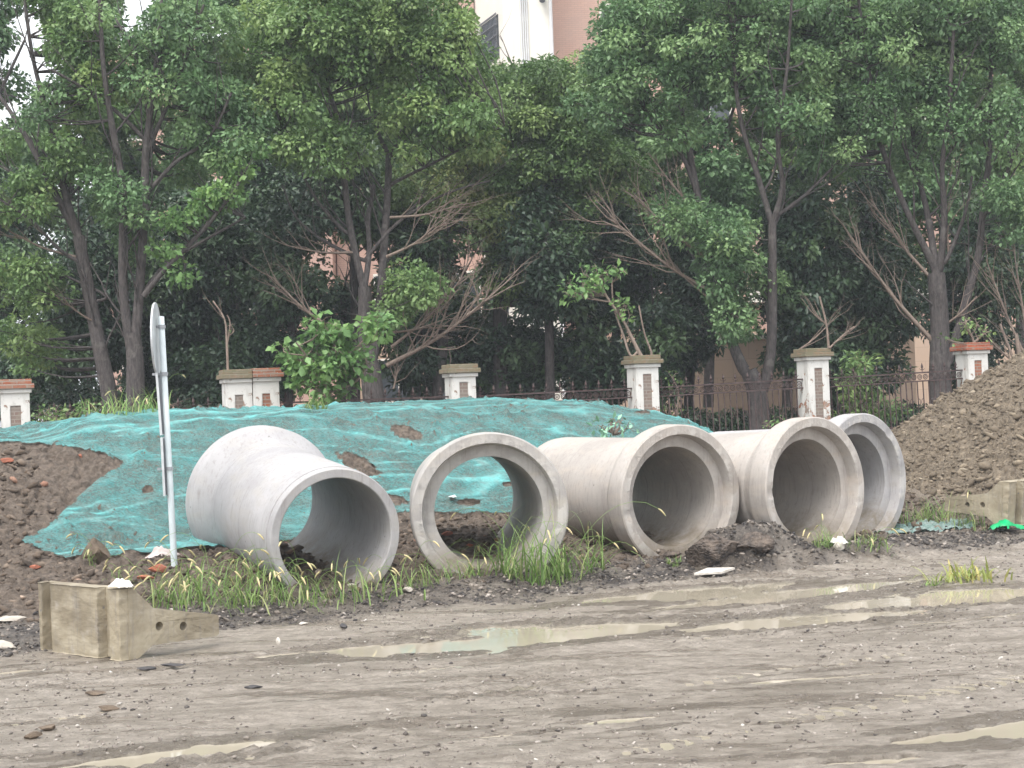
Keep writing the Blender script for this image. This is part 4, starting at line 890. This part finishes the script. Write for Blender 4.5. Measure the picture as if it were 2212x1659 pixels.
tree('tree','many-forked tree with a reddish thick trunk behind the right fence panel',[[(2034,930,27),(2030,800,24),(2030,700,21),(2022,590,20)],[(2015,570,10),(1975,490,8),(1935,400,7),(1900,300,6),(1880,180,5),(1860,40,4),(1850,-30,3)],[(2022,580,10),(2005,470,8),(1985,380,6),(1970,260,5),(1975,100,4),(1980,-20,3)],[(2030,580,10),(2040,470,8),(2035,360,6),(2050,230,5),(2060,60,4)],[(2048,780,12),(2090,640,10),(2115,540,9),(2125,430,8),(2140,300,6),(2140,150,5),(2150,-30,4)],[(2120,480,5),(2170,380,4),(2205,300,3)],[(1985,400,4),(1960,340,3),(1930,250,2)],[(2045,560,6),(2085,460,4),(2100,380,3)]],36.3,
 [(1800,90,130,90,38),(1940,110,130,100,42),(1870,230,120,70,26),(2040,220,90,80,24),(2130,90,110,90,34),(1790,330,70,60,12),(1960,330,60,50,8),(2180,260,60,90,16),(2200,450,50,90,12),(2080,40,80,70,14),(1860,-10,170,60,22),(2050,-10,170,60,22)],M_LEAF_B,side=.8,seed=7,yspread=1.4,Rr=(.26,.48),
 bare=[(2018,740,1830,500,7,2,14,1.4),(2010,600,1880,430,5,2,10,1.2),(2045,700,2110,640,4,1,5,.9),(2050,560,2040,420,4,2,8,1.2)])
# centre trees further back
tree('tree','bushy tree in the middle whose top ends below the pale tower',[[(1085,900,20),(1080,700,16),(1085,560,13),(1110,420,10),(1150,300,7),(1170,200,4)],[(1085,560,8),(1040,470,6),(1000,400,4)],[(1110,420,7),(1200,330,5),(1260,260,3)]],38.5,
 [(1150,240,90,80,40),(1240,210,80,70,30),(1090,180,35,40,10),(1200,340,110,80,34),(1090,370,80,70,22),(1190,470,90,70,22),(1130,600,90,70,22),(1170,155,30,25,5),(1270,330,80,70,20),(1330,380,60,60,12),(1220,620,60,50,10)],M_LEAF,seed=8,Rr=(.3,.5),dens=300)
tree('tree','yellowish tree behind the dry branch fan',[[(940,900,14),(960,700,12),(970,500,10),(1000,380,7),(1040,280,4)]],38.,
 [(1040,290,70,60,18),(1000,380,80,60,18),(930,420,80,70,18),(860,380,60,60,10),(1050,480,60,60,12)],M_LEAF_Y,seed=9,Rr=(.28,.46),dens=240)
# evergreens beneath and behind, leaf colour darkened for the shade there
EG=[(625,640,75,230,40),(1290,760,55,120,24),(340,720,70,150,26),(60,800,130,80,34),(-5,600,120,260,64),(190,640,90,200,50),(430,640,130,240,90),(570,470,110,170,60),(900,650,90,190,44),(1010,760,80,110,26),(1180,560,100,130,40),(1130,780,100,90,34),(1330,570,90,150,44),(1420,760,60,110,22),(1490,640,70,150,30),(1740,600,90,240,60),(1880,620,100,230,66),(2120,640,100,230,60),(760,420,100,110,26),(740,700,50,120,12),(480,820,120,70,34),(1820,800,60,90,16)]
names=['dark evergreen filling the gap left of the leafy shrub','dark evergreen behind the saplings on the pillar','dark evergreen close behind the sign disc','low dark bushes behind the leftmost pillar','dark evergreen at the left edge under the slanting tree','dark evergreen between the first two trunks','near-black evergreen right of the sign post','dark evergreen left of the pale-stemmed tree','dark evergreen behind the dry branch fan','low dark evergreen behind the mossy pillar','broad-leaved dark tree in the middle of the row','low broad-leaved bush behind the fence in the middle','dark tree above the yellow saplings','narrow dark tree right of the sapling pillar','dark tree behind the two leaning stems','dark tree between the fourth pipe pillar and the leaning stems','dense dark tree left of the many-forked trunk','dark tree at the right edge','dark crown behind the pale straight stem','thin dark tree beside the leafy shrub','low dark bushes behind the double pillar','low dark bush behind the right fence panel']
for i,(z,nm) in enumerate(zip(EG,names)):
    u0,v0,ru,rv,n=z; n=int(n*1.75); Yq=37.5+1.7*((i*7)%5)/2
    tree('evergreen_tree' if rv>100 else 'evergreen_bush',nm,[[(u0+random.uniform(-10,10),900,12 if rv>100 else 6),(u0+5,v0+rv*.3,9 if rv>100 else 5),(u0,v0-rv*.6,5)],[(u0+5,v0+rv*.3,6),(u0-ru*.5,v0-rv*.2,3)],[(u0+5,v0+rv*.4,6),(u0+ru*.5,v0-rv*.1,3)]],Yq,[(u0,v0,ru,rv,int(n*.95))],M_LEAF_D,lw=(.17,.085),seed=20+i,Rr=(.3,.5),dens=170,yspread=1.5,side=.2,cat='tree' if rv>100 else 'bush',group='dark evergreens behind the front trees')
# tall back row closing the view below and above
BK=[(-60,250,190,330,90),(150,330,130,330,80),(330,380,130,300,80),(560,300,140,260,84),(760,250,140,260,80),(930,260,120,250,64),(1080,430,110,230,60),(1250,420,110,230,64),(1390,300,120,310,84),(1530,330,120,300,80),(1700,300,130,300,90),(1860,330,130,320,94),(2030,330,130,320,94),(2200,300,130,330,90)]
nm2=['far left','leftmost but one','third from the left','fourth from the left','fifth from the left, above the shrub','behind the dry fan','just left of the middle','just right of the middle','right of the pale tower','behind the two leaning stems','above the fourth pipe pillar','left of the many-forked tree','behind the many-forked tree','far right']
for i,(z,nm) in enumerate(zip(BK,nm2)):
    u0,v0,ru,rv,n=z; Yq=43.5+2.2*(i%3)
    random.seed(500+i); zz=[] if 4<i<8 else [(u0,-10,ru,90,16)]
    tree('tree','tall green tree of the back row, '+nm,[[(u0,880,12),(u0+8,v0+rv*.5,10),(u0-5,v0,8),(u0,v0-rv*.8,4)],[(u0+5,v0+rv*.3,6),(u0-ru*.6,v0-rv*.4,3)],[(u0+5,v0+rv*.2,6),(u0+ru*.6,v0-rv*.5,3)]],Yq,[(u0,v0,ru,rv,int(n*.72))]+zz,[M_LEAF_B,M_LEAF,M_LEAF_B][i%3],lw=(.17,.10),seed=60+i,Rr=(.38,.62),dens=240,yspread=1.9,side=.25,group='back row of trees')

# ---- shrubs, saplings and weeds around the fence ----
def plant(name,label,stems,Yd,zones,leafm,lw,cat,dens=120,Rr=(.12,.22),ys=.25,seed=1,bark=None,group=None,bare=None):
    return tree(name,label,stems,Yd,zones,leafm,lw,bark or M_TWIG,group,side=0,seed=seed,dens=dens,cat=cat,yspread=ys,Rr=Rr,bare=bare,crownname='leaves')
plant('bright_branch','long spray of bright leaves reaching right from the dark twin stems',[[(310,640,7),(350,590,6),(430,505,5),(500,420,4),(535,360,2)],[(390,545,3),(400,570,3),(395,600,2)]],32.2,[(395,480,44,26,11),(440,440,30,26,8),(478,420,32,28,8),(512,368,28,30,8),(360,545,26,18,4),(400,590,18,26,3),(555,322,10,8,1)],M_LEAF_L,(.13,.09),'branch',150,(.17,.27),.4,51,M_BARK)
plant('leafy_shrub','large-leaved bright shrub in front of the fence right of the double pillar',[[(712,900,5),(705,850,4),(700,800,4),(725,740,3)],[(705,830,3),(670,780,3),(640,740,2)],[(703,800,3),(760,760,3),(800,720,2)],[(705,850,3),(760,830,3),(790,800,2)]],29.3,[(700,720,60,26,16),(650,760,40,40,12),(730,760,60,40,16),(690,800,70,36,16),(770,790,40,40,8),(820,705,34,20,7),(720,845,40,24,7),(640,810,25,25,4)],M_LEAF_L,(.15,.12),'shrub',85,(.14,.24),.5,52)
bpy.context.view_layer.update()
plant('sapling','yellow-green sapling growing out of the pillar cap near the middle',[[(1385,770,5),(1370,740,4),(1345,690,3),(1310,640,3),(1290,590,2)],[(1362,768,3),(1345,720,3),(1325,660,2),(1322,600,2)],[(1408,768,3),(1392,720,2),(1380,660,2)]],32.1,[(1285,600,34,28,8),(1320,590,24,24,5),(1265,630,30,20,5),(1340,660,24,20,4),(1240,620,30,26,4),(1360,690,10,12,1)],M_LEAF_L,(.13,.09),'sapling',70,(.12,.2),.35,53)
plant('sapling','bare reddish sapling standing on the mossy half of the double pillar',[[(492,800,3),(490,740,3),(485,690,2),(460,650,2)],[(490,750,2),(497,700,2),(490,680,1.5)]],29.8,[(490,700,12,16,2)],M_LEAF_Y,(.07,.05),'sapling',25,(.08,.12),.1,54,bare=[(485,690,455,655,1.5,1,3,.5)])
plant('sapling','dead branching twig on the pillar behind the fourth pipe',[[(1790,752,3),(1785,700,2.5),(1770,640,2)],[(1792,752,2.5),(1820,725,2),(1845,705,1.5)]],33.2,[(1840,700,3,3,0)],M_LEAF_Y,(.07,.05),'twig',25,(.08,.12),.1,55,bare=[(1800,742,1840,712,2,2,7,.45),(1785,700,1745,665,2,1,4,.6)])
plant('climber','leafy creeper on top of the red capped pillar',[[(2105,742,3),(2095,715,2),(2085,690,2)],[(2100,742,2),(2125,720,2),(2130,700,2)]],34.3,[(2090,705,34,16,7),(2060,735,16,10,2),(2130,722,16,12,3)],M_LEAF,(.10,.075),'creeper',60,(.12,.18),.25,56)
plant('leafy_weed','small bright leafy plant poking through the netting on the mound',[[(1325,940,3),(1322,925,2),(1318,910,2)],[(1325,938,2),(1340,920,2)],[(1322,935,2),(1300,925,2)]],23.4,[(1300,925,18,10,4),(1330,915,18,10,5),(1345,930,12,8,2)],plain('net_pale_leaf',(.22,.46,.30),(.30,.52,.34),9,.6),(.12,.055),'plant',38,(.10,.15),.2,57)
plant('laurel_shrub','glossy laurel shrub beside the pillar behind the fourth pipe',[[(1850,930,5),(1850,880,4),(1845,820,3)],[(1850,880,3),(1880,850,2)]],34.6,[(1840,800,40,30,10),(1860,850,40,40,12),(1850,905,50,30,12),(1900,885,50,14,6)],M_LEAF,(.16,.06),'shrub',110,(.18,.28),.5,58)
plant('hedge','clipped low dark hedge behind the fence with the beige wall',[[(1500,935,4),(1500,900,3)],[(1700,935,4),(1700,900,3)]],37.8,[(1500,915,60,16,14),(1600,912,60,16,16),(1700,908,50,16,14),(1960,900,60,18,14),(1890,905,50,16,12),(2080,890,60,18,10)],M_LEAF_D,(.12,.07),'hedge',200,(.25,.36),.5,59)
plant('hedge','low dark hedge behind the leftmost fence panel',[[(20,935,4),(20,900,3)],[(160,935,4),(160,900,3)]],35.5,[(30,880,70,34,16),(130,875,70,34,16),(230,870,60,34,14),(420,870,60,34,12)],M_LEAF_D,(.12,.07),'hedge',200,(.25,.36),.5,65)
plant('weed_patch','bright weeds at the foot of the fence left of the clay pile',[[(1960,945,2),(1962,935,2)],[(1930,948,2),(1932,935,2)]],31.5,[(1950,942,42,9,12),(1910,948,20,8,3)],M_LEAF_L,(.08,.05),'weeds',90,(.12,.18),.4,60)
plant('weed_patch','young weeds at the fence foot behind the fourth pipe barrel',[[(1690,930,2),(1692,912,2)],[(1735,920,2),(1735,905,2)]],31.5,[(1690,915,22,12,5),(1735,905,16,10,3),(1665,918,10,8,2)],M_LEAF_L,(.10,.04),'weeds',60,(.11,.16),.3,61)
plant('creeper_mat','tangle of bright creepers between the leftmost pillar and the mound',[[(120,930,3),(122,900,2)],[(190,920,2),(195,890,2)]],28.6,[(100,900,34,16,7),(150,895,40,14,8),(200,885,30,14,6),(120,915,40,10,5)],M_LEAF,(.09,.07),'creeper',70,(.13,.2),.35,62)
plant('weed_stalks','leafy green stalks at the foot of the sapling pillar, right side',[[(1462,910,2.5),(1466,850,2)],[(1450,905,2),(1445,860,2)]],32.9,[(1462,830,18,22,5),(1450,880,16,16,3)],M_LEAF,(.11,.06),'weeds',60,(.13,.2),.3,63)
tree('bare_shrub','leafless grey shrub at the right edge above the clay pile',[[(2215,880,8),(2205,790,6),(2195,720,4)],[(2210,830,4),(2160,700,3)]],36.,[(2185,640,1,1,0)],M_LEAF,seed=64,side=0,bark=M_TWIG,cat='shrub',group=None,bare=[(2210,760,2130,560,4,2,12,1.1),(2215,700,2190,540,4,2,12,1.1),(2200,790,2110,700,3,2,8,.9),(2215,800,2230,600,4,2,8,1.)])

# ---------------- buildings ----------------
def m_tile(name,a,b,mort,bw,bh):
    m=MT(name); x=m.n('ShaderNodeTexBrick'); cc=m.n('ShaderNodeCombineXYZ'); s_=m.n('ShaderNodeSeparateXYZ'); m.L.new(m.co,s_.inputs[0])
    m.L.new(m.math('ADD',s_.outputs[0],s_.outputs[1]),cc.inputs[0]); m.L.new(s_.outputs[2],cc.inputs[1]); m.L.new(cc.outputs[0],x.inputs[0])
    x.inputs['Color1'].default_value=(*a,1);x.inputs['Color2'].default_value=(*b,1);x.inputs['Mortar'].default_value=(*mort,1);x.inputs['Scale'].default_value=1
    x.inputs['Brick Width'].default_value=bw;x.inputs['Row Height'].default_value=bh;x.inputs['Mortar Size'].default_value=.006
    return m.done(m.mix(m.mr(m.noise(.6,5,.7),.4,.7,0,.25),x.outputs[0],(.45,.38,.34)),.7)
M_PINK=m_tile('pink_wall_tiles',(.56,.36,.29),(.52,.33,.27),(.42,.28,.23),.24,.075)
M_CREAM=plain('cream_render',(.82,.79,.72),(.76,.72,.65),.8,.85,20,.1,.004); M_BEIGE=m_tile('beige_base_tiles',(.52,.38,.28),(.48,.35,.26),(.36,.26,.20),.9,.5)
M_GLASS=plain('window_glass',(.05,.06,.07),(.08,.09,.10),1,.08,1,0,0,0,.6); M_PIPE=plain('white_drainpipe',(.72,.72,.72),(.62,.62,.63),3,.4)
M_GRILLE=plain('grey_window_grille',(.16,.17,.19),(.12,.13,.15),4,.5)
def wallbox(b,x0,x1,y0,y1,z0,z1): b.box(x0,x1,y0,y1,z0,z1)
tb=thing('apartment_building','pink tiled apartment block with a cream stair tower behind the middle trees','building',(2,60,1))
o0=Vector((2,60,1))
def bb(name,mat,boxes,parent=tb,org=o0,bevel=0):
    b=MB()
    for x0,x1,y0,y1,z0,z1 in boxes: b.box(x0-org.x,x1-org.x,y0-org.y,y1-org.y,z0-org.z,z1-org.z)
    return b.build(name,mat,parent,bevel=bevel)
bb('pink_wall',M_PINK,[(1.9,22,60,71,4.3,27),(-6.2,-.9,61,71,4.3,27)])
bb('base_wall',M_BEIGE,[(1.9,22,59.85,70.9,1,4.29),(-6.2,-.9,60.85,70.9,1,4.29)])
b=MB(); pl=[(-.9,61.2),(.15,58.1),(.54,57.5),(1.84,57.5),(1.84,70),(-.9,70)]
V=[(x-2,y-60,0) for x,y in pl]+[(x-2,y-60,27.5) for x,y in pl]; n=len(pl); b.add(V,[tuple(range(n))[::-1],tuple(range(n,2*n))]+[(i,(i+1)%n,(i+1)%n+n,i+n) for i in range(n)]); b.build('cream_tower',M_CREAM,tb)
for x in (.76,.83,.90,.97): 
    b=MB(); b.tube([(x-2,57.44-60,.5),(x-2,57.44-60,26)],.028,8); b.build('conduit',M_PIPE,tb,True)
bb('conduit_clip',M_GRILLE,[(.68,1.04,57.38,57.5,13.25,13.31)])
b=MB(); b.tube([(1.78-2,57.42-60,.5),(1.78-2,57.42-60,26)],.065,10); b.build('downpipe',M_PIPE,tb,True)
b=MB(); b.tube([(1.52-2,57.5-60,15.9-1),(1.52-2,57.30-60,15.9-1),(1.50-2,57.18-60,15.72-1)],.10,12); b.build('exhaust_vent',M_GRILLE,tb,True)
# grilled windows on the angled tower face
dx=Vector((.15+.9,58.1-61.2,0)).normalized(); nn=Vector((dx.y,-dx.x,0)); 
if nn.y>0: nn=-nn
for fl in range(0,8):
    z0=14.15-3*4+3*fl-1.0
    M=Matrix(((dx.x,nn.x,0,-.9-2),(dx.y,nn.y,0,61.2-60),(0,0,1,z0),(0,0,0,1)))
    b=MB(); b.box(.75,2.75,.004,.03,0,1.5,M); w=b.build('window',M_GLASS,tb)
    g1=MB()
    for i in range(15): g1.box(.72+i*.147,.735+i*.147,.10,.115,-.05,1.55,M)
    for z in (0.,.38,.76,1.14,1.5): g1.box(.70,2.80,.09,.13,z-.02,z+.02,M)
    g1.build('grille',M_GRILLE,w)
    b=MB(); b.box(.6,3.1,.001,.06,-.25,-.13,M); b.build('ledge',M_CREAM,tb)
for fl in range(8):
    z0=2.2+3.1*fl
    for x in (3.6,6.6,9.6,12.6,15.6,18.6,-4.9,-2.6):
        yy=59.84 if x>0 else 60.84
        if fl>0: yy+=.15
        w=bb('window',M_CREAM,[(x,x+1.6,yy-.06,yy-.002,z0,z0+1.6)]); bb('pane',M_GLASS,[(x+.08,x+.78,yy-.075,yy-.0605,z0+.08,z0+1.52),(x+.84,x+1.52,yy-.075,yy-.0605,z0+.08,z0+1.52)],w,o0-Vector(w.location)); 
        if fl>0 and x in (6.6,12.6,-4.9): bb('air_conditioner',M_CREAM,[(x+1.9,x+2.6,yy-.4,yy-.02,z0,z0+.55)])
t2=thing('apartment_building','lower pink block at the left with roof vents against the sky','building',(-11,60,1)); o2=Vector((-11,60,1))
bb('pink_wall',M_PINK,[(-14.6,-6.25,60,70,1,15.2)],t2,o2); bb('roof_parapet',M_CREAM,[(-14.7,-6.21,59.9,70.1,15.201,15.42)],t2,o2)
for x in (-14.1,-13.75): 
    b=MB(); M=Matrix.Translation((x+11,60.4-60,14.42)); b.lathe([(.10,0),(.10,.25),(.16,.3),(.17,.42),(.10,.52),(.02,.55)],12,M); b.build('roof_vent',M_GRILLE,t2,True)
for fl in range(4):
    for x in (-13.9,-11.4,-9.4):
        w=bb('window',M_CREAM,[(x,x+1.4,59.93,59.998,2.6+3.1*fl,4.2+3.1*fl)],t2,o2); bb('pane',M_GLASS,[(x+.08,x+1.32,59.91,59.9295,2.68+3.1*fl,4.12+3.1*fl)],w,o2)
wl=thing('garden_wall','plain beige tiled wall seen through the fence behind the leaning stems','wall',(8.,47,1.),0); ow=Vector((8.,47,1.))
bb('wall',M_BEIGE,[(4.6,11.3,47,47.3,1,3.55)],wl,ow); bb('coping',M_CREAM,[(4.5,11.4,46.93,47.37,3.551,3.66)],wl,ow)
# ---------------- haze volume added to lift the dark tones of the trees ----------------
HZ=MT('tone_lift_haze'); pv=HZ.n('ShaderNodeVolumePrincipled'); pv.inputs['Color'].default_value=(.86,.92,1,1); pv.inputs['Density'].default_value=.0010; HZ.N.remove(HZ.b); HZ.L.new(pv.outputs[0],HZ.out.inputs['Volume'])
b=MB(); b.box(-620,620,-620,620,-3,30); tag(b.build('haze',HZ.m),kind='stuff')
bpy.context.view_layer.update()
print('objects',len(bpy.data.objects))
